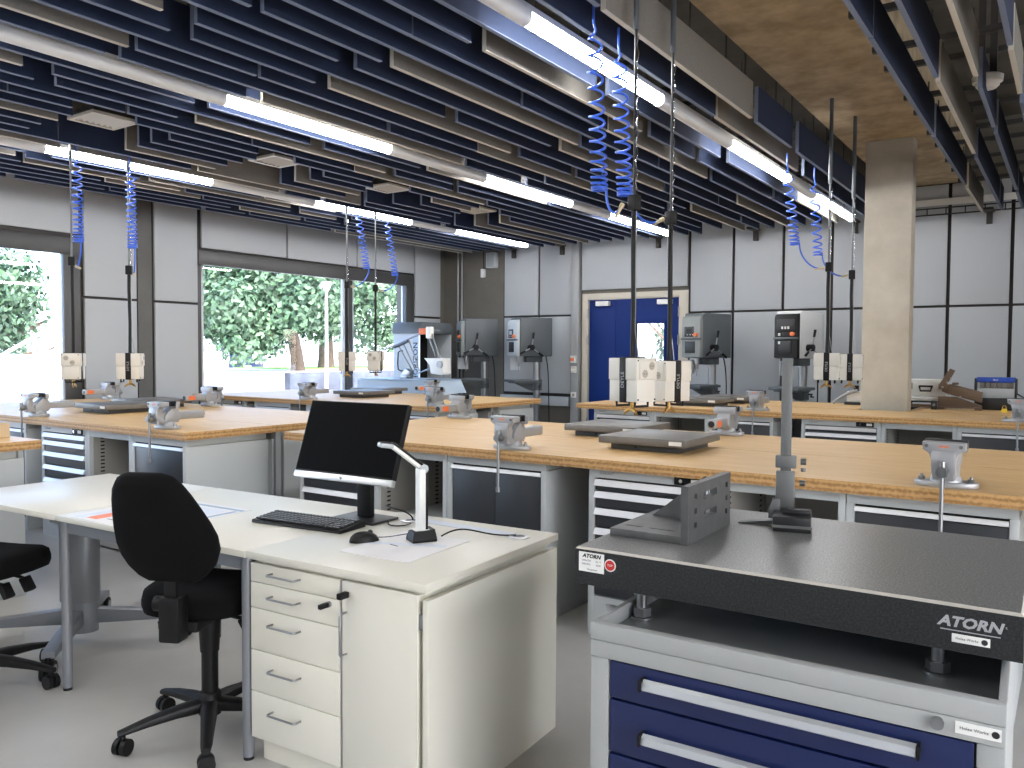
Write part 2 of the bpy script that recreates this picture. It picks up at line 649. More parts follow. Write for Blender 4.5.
# white cable duct and perforated tray along the top of the back wall
struct(MB().box(-1.95, YB - 0.08, 3.19, 3.9, YB - 0.051, 3.265).build('trim_4', M_['white']))
m = MB()
for i in range(26):
    x = -1.9 + i * 0.2
    m.box(x, YB - 0.11, 3.07, x + 0.012, YB - 0.10, 3.16)
m.box(-1.9, YB - 0.11, 3.145, 3.3, YB - 0.10, 3.16).box(-1.9, YB - 0.11, 3.07, 3.3, YB - 0.10, 3.085)
struct(m.build('trim_5', M_['rail']))

# ------------------------------------------------------------------ windows
def window(name, w, mull):
    y0, y1, z0, z1 = w
    x0, x1 = XL - 0.11, XL - 0.02
    f = 0.07
    m = MB()
    m.box(x0, y0, z0, x1, y0 + f, z1, b=0.006).box(x0, y1 - f, z0, x1, y1, z1, b=0.006)
    m.box(x0, y0 + f, z1 - 0.13, x1, y1 - f, z1, b=0.006).box(x0, y0 + f, z0, x1, y1 - f, z0 + f, b=0.006)
    for (a, b) in mull:
        m.box(x0, a, z0 + f, x1, b, z1 - 0.13, b=0.006)
    fr = struct(m.build(name, M_['winframe']))
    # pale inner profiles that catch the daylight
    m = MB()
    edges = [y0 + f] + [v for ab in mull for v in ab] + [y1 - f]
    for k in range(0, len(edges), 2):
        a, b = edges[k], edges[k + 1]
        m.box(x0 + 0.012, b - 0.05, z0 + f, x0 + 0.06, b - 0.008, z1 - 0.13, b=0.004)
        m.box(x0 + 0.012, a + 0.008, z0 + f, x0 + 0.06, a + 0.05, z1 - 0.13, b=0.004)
        MB().box(x0 + 0.03, a + 0.008, z0 + f, x0 + 0.036, b - 0.008, z1 - 0.13).build('pane', M_['glass'], fr)
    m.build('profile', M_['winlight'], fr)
    MB().box(XL - 0.02, y0 - 0.02, z0 - 0.03, XL + 0.12, y1 + 0.02, z0, b=0.005).build('sill', M_['white'], fr)
    # header cover (blind box) on the room side
    MB().box(XL + 0.0, y0 - 0.02, z1 - 0.155, XL + 0.06, y1 + 0.03, z1 + 0.02, b=0.006).build('header', M_['winframe'], fr)
    return fr


window('window_1', W1, [(-1.0, -0.88), (1.1, 1.22), (3.0, 3.12)])
w2 = window('window_2', W2, [(8.74, 8.86)])
m = MB()
for (a, b) in ((-3.0, -2.9), (-1.1, -1.0), (0.8, 0.9), (2.5, 2.6), (3.9, 4.0)):
    m.box(XR + 0.05, a, W_ADDED[2], XR + 0.15, b, W_ADDED[3], b=0.006)
m.box(XR + 0.05, -2.9, W_ADDED[2], XR + 0.15, 3.9, W_ADDED[2] + 0.08).box(XR + 0.05, -2.9, W_ADDED[3] - 0.08, XR + 0.15, 3.9, W_ADDED[3])
w_added = struct(m.build('window_added', M_['winframe']))  # unseen window added to brighten the room from the right
MB().box(XR + 0.09, -2.95, W_ADDED[2] + 0.02, XR + 0.096, 3.95, W_ADDED[3] - 0.02).build('pane', M_['glass'], w_added)
MB().box(XL + 0.0, 4.55, 0.35, XL + 0.05, 4.73, 2.45, b=0.006).build('jamb', M_['winframe'], bpy.data.objects['window_1'])
MB().box(XL + 0.0, 9.98, 0.35, XL + 0.05, 10.17, 2.49, b=0.006).build('jamb', M_['winframe'], w2)

# ------------------------------------------------------------------ blue double door
m = MB()
m.box(DX0, YB - 0.03, 0, DX0 + 0.10, YB + 0.2, DZ, b=0.004).box(DX1 - 0.14, YB - 0.03, 0, DX1, YB + 0.2, DZ, b=0.004).box(DX0 + 0.10, YB - 0.03, DZ - 0.09, DX1 - 0.14, YB + 0.2, DZ, b=0.004)
dr = struct(m.build('door_1', M_['doorframe']))
lx0, lx1, lm = DX0 + 0.105, DX1 - 0.145, -5.67
MB().box(lx0, YB + 0.02, 0.01, lm - 0.003, YB + 0.075, DZ - 0.095, b=0.004).build('leaf', M_['doorblue'], dr)
gx0, gx1, gz0, gz1 = -5.34, -4.89, 0.66, 1.86
m = MB()
m.box(lm + 0.003, YB + 0.02, 0.01, gx0, YB + 0.075, DZ - 0.095).box(gx1, YB + 0.02, 0.01, lx1, YB + 0.075, DZ - 0.095)
m.box(gx0, YB + 0.02, 0.01, gx1, YB + 0.075, gz0).box(gx0, YB + 0.02, gz1, gx1, YB + 0.075, DZ - 0.095)
m.build('leaf', M_['doorblue'], dr)
m = MB()
for (a, b, c, d) in ((gx0 - 0.03, gx0, gz0 - 0.03, gz1 + 0.03), (gx1, gx1 + 0.03, gz0 - 0.03, gz1 + 0.03), (gx0, gx1, gz1, gz1 + 0.03), (gx0, gx1, gz0 - 0.03, gz0)):
    m.box(a, YB + 0.005, c, b, YB + 0.085, d)
m.build('glazing_frame', M_['doorblue'], dr)
MB().box(gx0, YB + 0.045, gz0, gx1, YB + 0.051, gz1).build('pane', M_['glass'], dr)
for x in (-5.98, -4.98):
    MB().box(x, YB - 0.05, 2.13, x + 0.22, YB + 0.02, 2.20, b=0.006).build('closer', M_['white'], dr)
m = MB()
for z in (0.3, 1.55, 1.95):
    m.cyl((lx0 - 0.005, YB - 0.035, z), (lx0 - 0.005, YB - 0.035, z + 0.14), 0.012, n=10)
    m.cyl((lx1 + 0.005, YB - 0.035, z), (lx1 + 0.005, YB - 0.035, z + 0.14), 0.012, n=10)
m.build('hinge', M_['steel'], dr)
m = MB()
m.box(lm + 0.03, YB + 0.01, 0.98, lm + 0.07, YB + 0.02, 1.18).tube([(lm + 0.05, YB + 0.01, 1.10), (lm + 0.05, YB - 0.04, 1.10), (lm + 0.17, YB - 0.04, 1.10)], 0.009)
m.build('door_handle', M_['steel'], dr)

# small fixtures on the back wall
sp = thing('loudspeaker', 'small white loudspeaker box high on the dark corner wall', 'loudspeaker', (-7.90, YB, 2.80))
MB().box(-0.09, -0.10, 0, 0.09, 0, 0.25, b=0.008).build('case', M_['machl'], sp)
MB().box(-0.07, -0.104, 0.015, 0.07, -0.10, 0.235).build('grille', M_['greymid'], sp)
sd = thing('wall_sensor', 'small white sensor box below a cable on the dark corner wall', 'sensor', (-8.10, YB, 2.66))
MB().box(-0.035, -0.05, 0, 0.035, 0, 0.14, b=0.006).build('case', M_['white'], sd)
MB().cyl((0, -0.015, 0.14), (0, -0.015, 0.62), 0.006, n=8).build('cable', M_['blackp'], sd)
sw = thing('emergency_stop_switch', 'white box with an orange stop button on the post by the blue door', 'switch', (-6.31, YB - 0.10, 1.27))
MB().box(-0.045, -0.05, 0, 0.045, 0, 0.11, b=0.006).build('case', M_['white'], sw)
MB().cyl((0, -0.05, 0.055), (0, -0.085, 0.055), 0.026, n=16).build('button', M_['orange'], sw)
sw = thing('light_switch', 'white twin light switch below the stop button on the post', 'switch', (-6.31, YB - 0.10, 1.12))
MB().box(-0.045, -0.02, 0, 0.045, 0, 0.10, b=0.005).build('plate', M_['white'], sw)
for z in (0.012, 0.054):
    MB().box(-0.033, -0.027, z, 0.033, -0.02, z + 0.036, b=0.003).build('rocker', M_['cream'], sw)
sw = thing('wall_socket', 'white power socket low on the post by the blue door', 'socket', (-6.31, YB - 0.10, 0.74))
MB().box(-0.045, -0.02, 0, 0.045, 0, 0.085, b=0.005).build('plate', M_['white'], sw)
MB().cyl((0, -0.0201, 0.042), (0, -0.024, 0.042), 0.024, n=16).build('insert', M_['creamdark'], sw)

# ------------------------------------------------------------------ ceiling baffles
BAFFLES = [
    (-1.835, [('N', 0.3, 3.36), ('G', 3.41, 5.5), ('N', 5.61, 6.44), ('N', 6.61, 10.42)]),
    (-2.025, [('N', 0.3, 5.32), ('G', 5.36, 7.3), ('N', 7.49, 10.42)]),
    (-2.405, [('N', 0.3, 4.37), ('N', 4.53, 6.45), ('N', 6.65, 8.66), ('G', 8.7, 10.42)]),
    (-2.595, [('N', 0.3, 3.39), ('G', 3.52, 5.4), ('N', 5.54, 6.37), ('N', 6.48, 8.44), ('N', 8.51, 10.42)]),
    (-2.785, [('N', 0.3, 3.15), ('N', 3.16, 5.23), ('G', 5.25, 7.15), ('N', 7.27, 10.42)]),
    (-2.975, [('N', 0.3, 4.41), ('N', 4.44, 6.51), ('N', 6.53, 8.46), ('G', 8.52, 10.42)]),
    (-3.165, [('N', 0.3, 2.48), ('N', 2.55, 3.34), ('G', 3.43, 5.48), ('N', 5.53, 8.44), ('N', 8.47, 10.42)]),
    (-3.355, [('N', 0.3, 3.2), ('N', 3.34, 5.4), ('G', 5.55, 7.47), ('N', 7.51, 9.69), ('N', 9.76, 10.42)]),
    (-3.545, [('G', 0.3, 2.28), ('N', 2.46, 4.35), ('N', 4.49, 6.56), ('N', 6.59, 8.5), ('G', 8.67, 10.42)]),
    (-3.735, [('N', 0.3, 2.44), ('N', 2.57, 3.38), ('G', 3.5, 5.41), ('N', 5.54, 6.35), ('N', 6.46, 8.37), ('N', 8.48, 10.12)]),
    (-3.925, [('N', 0.3, 3.11), ('N', 3.14, 5.22), ('G', 5.23, 7.14), ('N', 7.22, 9.89)]),
    (-4.115, [('G', 0.3, 2.45), ('N', 2.5, 4.39), ('N', 4.43, 6.5), ('N', 6.54, 10.42)]),
    (-4.305, [('N', 0.3, 2.43), ('N', 2.52, 3.33), ('G', 3.46, 5.51), ('N', 5.58, 6.4), ('N', 6.51, 10.42)]),
    (-4.685, [('N', 0.3, 3.23), ('N', 3.34, 5.42), ('G', 5.53, 7.47), ('N', 7.53, 10.42)]),
    (-4.875, [('G', 0.3, 2.28), ('N', 2.45, 4.36), ('N', 4.51, 6.11), ('N', 6.2, 10.42)]),
    (-5.065, [('N', 0.3, 2.43), ('N', 2.56, 3.36), ('G', 3.51, 5.4), ('N', 5.53, 6.35), ('N', 6.44, 10.42)]),
    (-5.255, [('N', 0.3, 3.1), ('N', 3.13, 4.11), ('N', 4.13, 5.2), ('G', 5.21, 7.13), ('N', 7.19, 10.42)]),
    (-5.445, [('N', 0.3, 2.45), ('N', 2.46, 2.85), ('N', 3.3, 4.33), ('N', 4.71, 5.62), ('N', 6.16, 7.28), ('N', 7.7, 10.42)]),
    (-5.635, [('N', 0.3, 2.95), ('N', 3.68, 4.46), ('N', 5.21, 5.83), ('G', 6.72, 7.38), ('N', 8.17, 10.42)]),
    (-5.825, [('G', 0.3, 2.95), ('N', 3.65, 4.47), ('N', 5.22, 5.92), ('N', 6.77, 7.44), ('G', 8.23, 10.42)]),
    (-6.015, [('N', 0.3, 2.93), ('N', 3.66, 4.46), ('G', 5.21, 6.03), ('N', 6.54, 7.54), ('N', 8.25, 10.42)]),
    (-6.205, [('N', 0.3, 2.94), ('G', 3.67, 4.48), ('N', 5.2, 6.02), ('N', 6.33, 7.55), ('G', 8.23, 10.42)]),
    (-6.395, [('N', 0.3, 3.23), ('N', 3.24, 4.37), ('G', 4.45, 6.43), ('N', 6.5, 7.97), ('N', 8.07, 10.42)]),
    (-6.585, [('G', 0.3, 3.35), ('G', 3.43, 5.48), ('N', 5.58, 6.03), ('N', 6.1, 8.01), ('N', 8.11, 10.42)]),
    (-6.965, [('N', 0.3, 3.27), ('N', 3.48, 4.35), ('N', 4.37, 5.57), ('G', 5.63, 6.61), ('N', 6.71, 7.98), ('N', 8.07, 10.42)]),
    (-7.155, [('G', 0.3, 3.28), ('N', 3.36, 4.36), ('G', 4.46, 6.12), ('N', 6.26, 6.95), ('N', 7.06, 10.42)]),
    (-7.345, [('N', 0.3, 3.41), ('G', 3.44, 4.9), ('N', 4.96, 6.28), ('G', 6.43, 6.98), ('N', 7.13, 10.42)]),
    (-7.535, [('N', 0.3, 4.2), ('G', 4.25, 5.26), ('N', 5.3, 7.23), ('N', 7.31, 10.42)]),
    (-7.725, [('N', 0.3, 4.59), ('N', 4.61, 5.77), ('G', 5.9, 6.76), ('N', 6.84, 10.42)]),
    (-7.915, [('N', 0.3, 4.45), ('N', 4.51, 6.11), ('N', 6.18, 7.86), ('G', 7.96, 10.42)]),
    (-8.105, [('N', 0.3, 3.63), ('N', 3.71, 5.66), ('N', 5.72, 7.6), ('G', 7.69, 10.42)]),
    (-0.885, [('N', 0.3, 4.44), ('N', 4.46, 6.59), ('N', 6.69, 8.73), ('G', 8.9, 10.42)]),
    (-0.695, [('N', 0.3, 5.28), ('G', 5.36, 7.41), ('N', 7.57, 9.85), ('N', 9.98, 10.42)]),
    (-0.505, [('G', 0.3, 5.38), ('N', 5.62, 6.64), ('N', 6.81, 9.22), ('N', 9.38, 10.42)]),
    (-0.315, [('N', 0.3, 4.94), ('G', 5.02, 5.87), ('N', 6.09, 10.42)]),
]
ZB = 3.0
rng = random.Random(4)


def zone(x):
    if x > -1.2:
        return 'right of the beam'
    if x > -2.2:
        return 'left beside the beam'
    if x > -4.46:
        return 'before the middle light strip'
    if x > -6.7:
        return 'before the far light strip'
    return 'beyond the far light strip'


ORD = ['first', 'second', 'third', 'fourth', 'fifth', 'sixth', 'seventh', 'eighth', 'ninth', 'tenth', 'eleventh', 'twelfth']
rowno = {}
for X, segs in BAFFLES:
    zn = zone(X)
    rowno[zn] = rowno.get(zn, -1) + 1
    rn = ORD[rowno[zn]]
    n = len(segs)
    for i, (c, y0, y1) in enumerate(segs):
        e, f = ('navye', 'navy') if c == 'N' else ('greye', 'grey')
        m = MB()
        h = 0.24
        m.mi = 0
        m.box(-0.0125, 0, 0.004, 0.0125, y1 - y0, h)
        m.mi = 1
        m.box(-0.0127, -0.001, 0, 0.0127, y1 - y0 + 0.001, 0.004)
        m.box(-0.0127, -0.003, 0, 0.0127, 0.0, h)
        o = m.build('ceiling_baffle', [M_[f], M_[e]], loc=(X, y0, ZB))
        for yy in (0.2, y1 - y0 - 0.2) if y1 - y0 > 0.6 else ((y1 - y0) / 2,):
            MB().cyl((0, yy, h), (0, yy, h + 0.075), 0.004, n=6).build('hanger', M_['rail'], o)
        lbl = '%s baffle, %s from the back wall in the %s row %s' % ('navy' if c == 'N' else 'grey', ORD[n - 1 - i], rn, zn)
        tag(o, lbl, 'ceiling baffle', 'acoustic baffles ' + zn)

# suspension rails across the ceiling, with threaded rods up to the slab
ry = [0.9, 1.7, 2.5, 3.3, 3.75, 4.5, 4.95, 5.6, 6.0, 6.75, 7.2, 7.9, 8.4, 9.1, 9.6, 10.2]
for k, y in enumerate(ry):
    for (a, b, side) in ((-8.8, -1.93, 'left'), (-1.1, 1.2, 'right')):
        t = thing('ceiling_rail', 'dark suspension rail, %s from the back wall, %s of the concrete beam' % ((ORD + ['thirteenth', 'fourteenth', 'fifteenth', 'sixteenth'])[len(ry) - 1 - k], side), 'rail', (0, y, 3.31), 0, 'suspension rails above the baffles')
        MB().box(a, -0.02, 0, b, 0.02, 0.035).build('channel', M_['rail'], t)
        x = b - 0.12
        while x > a:
            MB().cyl((x, 0, 0.035), (x, 0, ZC - 3.31), 0.006, n=6).build('rod', M_['rail'], t)
            x -= 1.15

# ------------------------------------------------------------------ light strips
LIT = [(-3.0, -0.2), (0.35, 1.85), (3.30, 4.80), (6.07, 7.60), (8.48, 10.15)]  # first stretch lengthened behind the camera to add light
prof = [(-0.038, 0.045), (-0.038, 0.015)] + [(0.038 * math.sin(R(a)), 0.012 - 0.032 * math.cos(R(a))) for a in range(-80, 81, 20)] + [(0.038, 0.015), (0.038, 0.045)]
for (x, lbl) in ((-2.19, 'light strip nearest the concrete beam, behind the near blue coil hoses'),
                 (-4.47, 'middle light strip between the near and far ones'),
                 (-6.72, 'far light strip nearest the window wall'),
                 (2.60, 'added light strip out of view, furthest right of the beam')):  # extra strip, put in to brighten the foreground
    t = thing('light_strip', lbl, 'light', (x, 0, 2.985), 0, 'continuous light strips')
    MB().box(-0.03, -3.0, 0.0455, 0.03, 10.2, 0.075).build('trunking', M_['tubeoff'], t)
    for y in (-2.5, 0, 2.5, 5.0, 7.2, 9.8):
        MB().cyl((0, y, 0.075), (0, y, 0.32), 0.005, n=6).build('hanger', M_['rail'], t)
    ys = -3.002
    for (a, b) in LIT:
        if a > ys + 0.02:
            MB().prism(prof, 'xz', ys, a - 0.004).build('blank_cover', M_['tubeoff'], t)
        MB().prism([(px * 0.8, pz if pz > 0.014 else 0.012 + (pz - 0.012) * 0.85) for px, pz in prof], 'xz', a, b).build('diffuser', M_['tube'], t)
        ys = b + 0.004
    MB().prism(prof, 'xz', ys, 10.2).build('blank_cover', M_['tubeoff'], t)

# ceiling air diffusers (white square vents) in the gaps of the baffles
for k, (x, y, w) in enumerate(((-5.72, 3.22, 'nearest the camera'), (-5.68, 4.72, 'second from the camera'), (-5.68, 6.10, 'third from the camera'), (-5.70, 7.58, 'nearest the back wall'))):
    t = thing('ceiling_vent', 'white square air vent among the baffles, %s of four' % w, 'vent', (x, y, 3.04), 0, 'square air vents')
    m = MB()
    s = 0.17
    m.box(-s, -s, 0, s, -s + 0.03, 0.02).box(-s, s - 0.03, 0, s, s, 0.02).box(-s, -s + 0.03, 0, -s + 0.03, s - 0.03, 0.02).box(s - 0.03, -s + 0.03, 0, s, s - 0.03, 0.02)
    m.build('frame', M_['ventp'], t)
    m = MB()
    for i in range(7):
        u = -s + 0.05 + i * 0.042
        m.box(-0.13, -0.003, -0.012, 0.13, 0.003, 0.012, M=TR(0, u, 0.012) @ RX(40))
    m.build('slat', M_['ventp'], t)
    MB().box(-s + 0.02, -s + 0.02, 0.021, s - 0.02, s - 0.02, 0.06).build('box', M_['rail'], t)
    MB().cyl((0, 0, 0.06), (0, 0, ZC - 3.02), 0.06, n=20).build('duct', M_['rail'], t)
# smoke detector on its drop pole
t = thing('smoke_detector', 'white round smoke detector hanging right of the concrete beam', 'smoke detector', (-0.49, 5.9, 3.12))
MB().lathe([(0.02, -0.055), (0.05, -0.052), (0.066, -0.036), (0.066, -0.018), (0.084, -0.014), (0.088, 0.02), (0.07, 0.03)], 24).build('head', M_['white'], t)
MB().box(-0.055, -0.02, 0.03, -0.015, 0.02, 1.03).box(0.01, -0.02, 0.03, 0.05, 0.02, 1.03).build('drop_rail', M_['rail'], t)
# small steel brackets where the rails meet the back wall
for k, x in enumerate((-7.45, -6.55, -4.95, -3.55, -2.30, -0.85)):
    m = MB()
    m.box(x - 0.03, YB - 0.11, 2.93, x + 0.03, YB - 0.05, 3.08, b=0.004).box(x - 0.05, YB - 0.32, 3.06, x + 0.05, YB - 0.05, 3.085)
    tag(m.build('rail_bracket', M_['rail']), 'dark bracket under the baffles on the back wall, %s from the window wall' % ORD[k], 'bracket', 'brackets along the back wall')

# ------------------------------------------------------------------ world and render look
w = bpy.data.worlds.new('world')
S.world = w
w.use_nodes = True
nt = w.node_tree
bg = nt.nodes['Background']
sky = nt.nodes.new('ShaderNodeTexSky')
sky.sky_type = 'NISHITA'
sky.sun_disc = False
sky.sun_elevation = R(48)
sky.sun_rotation = R(100)
sky.air_density = 0.7
sky.dust_density = 2.5
nt.links.new(sky.outputs['Color'], bg.inputs['Color'])
bg.inputs['Strength'].default_value = 1.7
sun = bpy.data.lights.new('sun', 'SUN')
sun.energy = 6.0
sun.angle = R(3)
sun.color = (1.0, 0.96, 0.9)
so = bpy.data.objects.new('sun', sun)
C.objects.link(so)
so.rotation_euler = Vector((-0.75, 0.35, -1.1)).to_track_quat('-Z', 'Y').to_euler()
S.view_settings.view_transform = 'Standard'
S.view_settings.look = 'None'
S.view_settings.gamma = 1
S.view_settings.use_curve_mapping = False
S.view_settings.exposure = 0.22
S.cycles.max_bounces = 8
S.cycles.diffuse_bounces = 5
S.cycles.use_denoising = True
# ------------------------------------------------------------------ workbenches and cabinets
def slab(m, x0, y0, z0, x1, y1, z1):
    """worktop: material 0 on top and bottom, 1 on the ply edges"""
    v = [(x0, y0, z0), (x1, y0, z0), (x1, y1, z0), (x0, y1, z0), (x0, y0, z1), (x1, y0, z1), (x1, y1, z1), (x0, y1, z1)]
    m.mi = 0
    vs, fs = m._faces(v, [(0, 3, 2, 1), (4, 5, 6, 7), (0, 1, 5, 4), (1, 2, 6, 5), (2, 3, 7, 6), (3, 0, 4, 7)])
    for f in fs[2:]:
        f.material_index = 1


def workbench(label, x0, x1, y0, y1, joints, legs, panel_y=None, group='workbenches'):
    t = thing('workbench', label, 'workbench', (x0, y0, 0), 0, group)
    xs = [x0] + joints + [x1]
    for a, b in zip(xs[:-1], xs[1:]):
        m = MB()
        slab(m, a - x0 + 0.0008, 0, 0.85, b - x0 - 0.0008, y1 - y0, 0.90)
        m.build('worktop', [M_['wood'], M_['woode']], t)
    for (lx, ly) in legs:
        MB().box(lx - x0 - 0.025, ly - y0 - 0.025, 0.0, lx - x0 + 0.025, ly - y0 + 0.025, 0.8495, b=0.003).build('leg', M_['greymid'], t)
    if panel_y is not None:
        MB().box(0.03, panel_y - y0 - 0.008, 0.08, x1 - x0 - 0.03, panel_y - y0 + 0.008, 0.80).build('back_panel', M_['greymid'], t)
    return t


CD = 0.66   # cabinet depth


def cab_shell(t, w, top=True):
    m = MB()
    m.box(0, 0.0, 0.0, 0.032, CD, 0.80, b=0.003).box(w - 0.032, 0.0, 0.0, w, CD, 0.80, b=0.003)
    m.box(0.002, 0.002, 0.8001, w - 0.002, 0.03, 0.845).box(0.025, 0.03, 0.80, w - 0.025, CD, 0.845).box(0.032, CD - 0.02, 0.05, w - 0.032, CD, 0.80)
    return m


def drawer_cabinet(label, group, w=0.66):
    t = thing('drawer_cabinet', label, 'drawer cabinet', (0, 0, 0), 0, group)
    m = cab_shell(t, w)
    m.box(0.032, 0.002, 0.17, w - 0.032, CD - 0.02, 0.20).box(0.032, 0.002, 0.0, 0.10, CD - 0.02, 0.17).box(w - 0.10, 0.002, 0.0, w - 0.032, CD - 0.02, 0.17).box(0.10, 0.002, 0.0, w - 0.10, CD - 0.02, 0.10)
    m.build('body', M_['grey7035'], t)
    lk = MB().box(w - 0.20, -0.006, 0.803, w - 0.06, 0.002, 0.842, b=0.002).build('lock_panel', M_['blackp'], t)
    MB().cyl((w - 0.165, -0.006, 0.8225), (w - 0.165, -0.012, 0.8225), 0.009, n=14).build('lock', M_['chrome'], lk)
    MB().box(w - 0.115, -0.0072, 0.812, w - 0.07, -0.006, 0.834).build('label_plate', M_['white'], lk)
    m = MB()
    m.text('GARANT', 0.02, TR(0.10, 0.0012, 0.823) @ FRONT, shear=0.2, bold=0.0006)
    m.build('lettering', M_['printgrey'], t)
    zs = [0.795, 0.735, 0.65, 0.55, 0.45, 0.33, 0.205]
    for a, b in zip(zs[:-1], zs[1:]):
        d = MB().box(0.036, 0.006, b + 0.003, w - 0.036, 0.05, a - 0.003).build('drawer', M_['anth'], t)
        MB().prism([(-0.016, a - 0.034), (0.006, a - 0.036), (0.006, a - 0.004), (-0.001, a - 0.004), (-0.013, a - 0.030)], 'yz', 0.036, w - 0.036).build('handle', M_['alup'], d)
    return t


def door_cabinet(label, group, w=0.62, two=False):
    t = thing('door_cabinet', label, 'door cabinet', (0, 0, 0), 0, group)
    m = cab_shell(t, w)
    m.box(0.032, 0.002, 0.0, w - 0.032, CD - 0.02, 0.09)
    m.build('body', M_['grey7035'], t)
    n = 2 if two else 1
    wd = (w - 0.068) / n
    for i in range(n):
        d = MB().box(0.034 + i * wd + 0.0015, 0.006, 0.095, 0.034 + (i + 1) * wd - 0.0015, 0.03, 0.765, b=0.002).build('door', M_['anth'], t)
    MB().prism([(-0.010, 0.772), (0.006, 0.768), (0.006, 0.790), (-0.003, 0.790)], 'yz', 0.034, w - 0.034).build('handle_strip', M_['alup'], t)
    MB().box(0.034, 0.012, 0.766, w - 0.034, 0.03, 0.799).build('grip_recess', M_['blackp'], t)
    return t


def open_cabinet(label, group, w=0.565):
    t = thing('open_cabinet', label, 'open cabinet', (0, 0, 0), 0, group)
    m = MB()
    m.box(0, 0.0, 0.0, 0.03, CD, 0.845, b=0.003).box(w - 0.03, 0.0, 0.0, w, CD, 0.845, b=0.003)
    m.box(0.03, 0.002, 0.80, w - 0.03, CD, 0.845)
    m.build('body', M_['grey7035'], t)
    m = MB()
    m.box(0.03, CD - 0.02, 0.02, w - 0.03, CD, 0.80).box(0.0301, 0.03, 0.02, 0.034, CD - 0.02, 0.80).box(w - 0.034, 0.03, 0.02, w - 0.0301, CD - 0.02, 0.80).box(0.034, 0.01, 0.02, w - 0.034, CD - 0.02, 0.06)
    m.build('lining', M_['inner'], t)
    for y in (0.08, CD - 0.12):
        m = MB()
        for i in range(26):
            z = 0.10 + i * 0.027
            m.box(0.0342, y, z, 0.0352, y + 0.03, z + 0.010)
        m.build('slot_row', M_['blackp'], t)
    MB().box(0.036, 0.03, 0.40, w - 0.036, CD - 0.03, 0.422, b=0.003).build('shelf', M_['grey7035'], t)
    return t


ROWS = [  # name of the row, right-hand module ends, front y
]
P_dr = P_op = P_do = P_do2 = None


def place(kind, x, y, label, rz=0.0):
    global P_dr, P_op, P_do, P_do2
    if kind == 'drawer':
        if P_dr is None:
            P_dr = drawer_cabinet(label, 'drawer cabinets under the workbenches')
            P_dr.location = (x, y, 0)
            P_dr.rotation_euler = (0, 0, rz)
            return P_dr
        return dup(P_dr, (x, y, 0), rz, label)
    if kind == 'open':
        if P_op is None:
            P_op = open_cabinet(label, 'open cabinets under the workbenches')
            P_op.location = (x, y, 0)
            return P_op
        return dup(P_op, (x, y, 0), rz, label)
    if kind == 'door2':
        if P_do2 is None:
            P_do2 = door_cabinet(label, 'door cabinets under the workbenches', 0.66, True)
            P_do2.location = (x, y, 0)
            return P_do2
        return dup(P_do2, (x, y, 0), rz, label)
    if P_do is None:
        P_do = door_cabinet(label, 'door cabinets under the workbenches')
        P_do.location = (x, y, 0)
        P_do.rotation_euler = (0, 0, rz)
        return P_do
    return dup(P_do, (x, y, 0), rz, label)


# --- near bench in the middle (two halves back to back)
YA = 3.62
workbench('long beech workbench behind the granite plate and monitor, front half', -4.22, 2.05, 3.55, 4.385, [-2.12, -0.04], [(-4.15, 4.33), (2.0, 3.7), (2.0, 4.33)], 4.36)
workbench('long beech workbench behind the granite plate and monitor, rear half', -4.22, 2.05, 4.39, 5.24, [-2.12, -0.04], [(-4.15, 4.45), (-4.15, 5.15), (2.0, 4.5), (2.0, 5.15)], 4.47)
place('drawer', -4.15, YA, 'grey drawer cabinet half hidden behind the monitor')
place('open', -3.487, YA, 'open grey cabinet with a shelf between monitor and desk lamp')
place('door2', -2.919, YA, 'black door cabinet behind the vise handle, right of the desk lamp')
place('drawer', -2.005, YA, 'six drawer cabinet with silver strips behind the angle plate')
place('open', -1.343, YA, 'open grey cabinet behind the height gauge')
place('door', -0.776, YA, 'black door cabinet below the vise at the bench front, right edge')
# --- rear bench in the middle
YBk = 7.50
workbench('far beech workbench in front of the concrete column', -4.27, 2.05, 7.43, 8.28, [-2.10, -0.02], [(-4.2, 8.22), (2.0, 7.55), (2.0, 8.22)], 8.26)
workbench('beech worktop strip behind the far workbench, left of the column', -4.27, -1.72, 8.32, 9.25, [], [(-4.2, 8.4), (-4.2, 9.15), (-1.8, 9.15)], 8.40)
workbench('beech worktop behind the far workbench, right of the column under the shear', -1.27, 2.05, 8.32, 9.30, [], [(-1.2, 8.4), (-1.2, 9.2), (2.0, 8.4), (2.0, 9.2)], 8.40)
place('drawer', -4.10, YBk, 'drawer cabinet under the far bench below the hanging socket boxes')
place('open', -3.437, YBk, 'open cabinet under the far bench below the iron plates')
place('door', -2.870, YBk, 'black door cabinet under the far bench below a silver vise')
place('drawer', -2.00, YBk, 'drawer cabinet under the far bench in front of the column')
place('open', -1.338, YBk, 'open cabinet under the far bench right of the column')
place('door', -0.771, YBk, 'black door cabinet under the far bench below the brown shear')
# --- left bench
YLf = 3.165
workbench('beech workbench by the window wall behind the white desk, front half', -8.75, -4.645, 3.12, 3.845, [-6.70], [(-8.70, 3.2), (-8.70, 3.80)], 3.835)
workbench('beech workbench by the window wall behind the white desk, rear half', -8.75, -4.645, 3.85, 4.90, [-6.70], [(-4.705, 3.89), (-8.65, 4.1), (-8.65, 4.8)], None)
place('door', -5.33, YLf, 'anthracite door cabinet at the right end of the left bench')
place('open', -5.897, YLf, 'open cabinet under the left bench between drawers and door')
place('drawer', -6.559, YLf, 'drawer cabinet with pale strips under the left bench')
place('door', -7.42, YLf, 'door cabinet under the left bench near the window wall')
place('open', -7.987, YLf, 'open cabinet under the left bench next to the window wall')
place('drawer', -8.649, YLf, 'drawer cabinet at the window end of the left bench')
place('door', -4.68, 4.60, 'rear door cabinet seen end-on behind the dark leg of the left bench', PI)
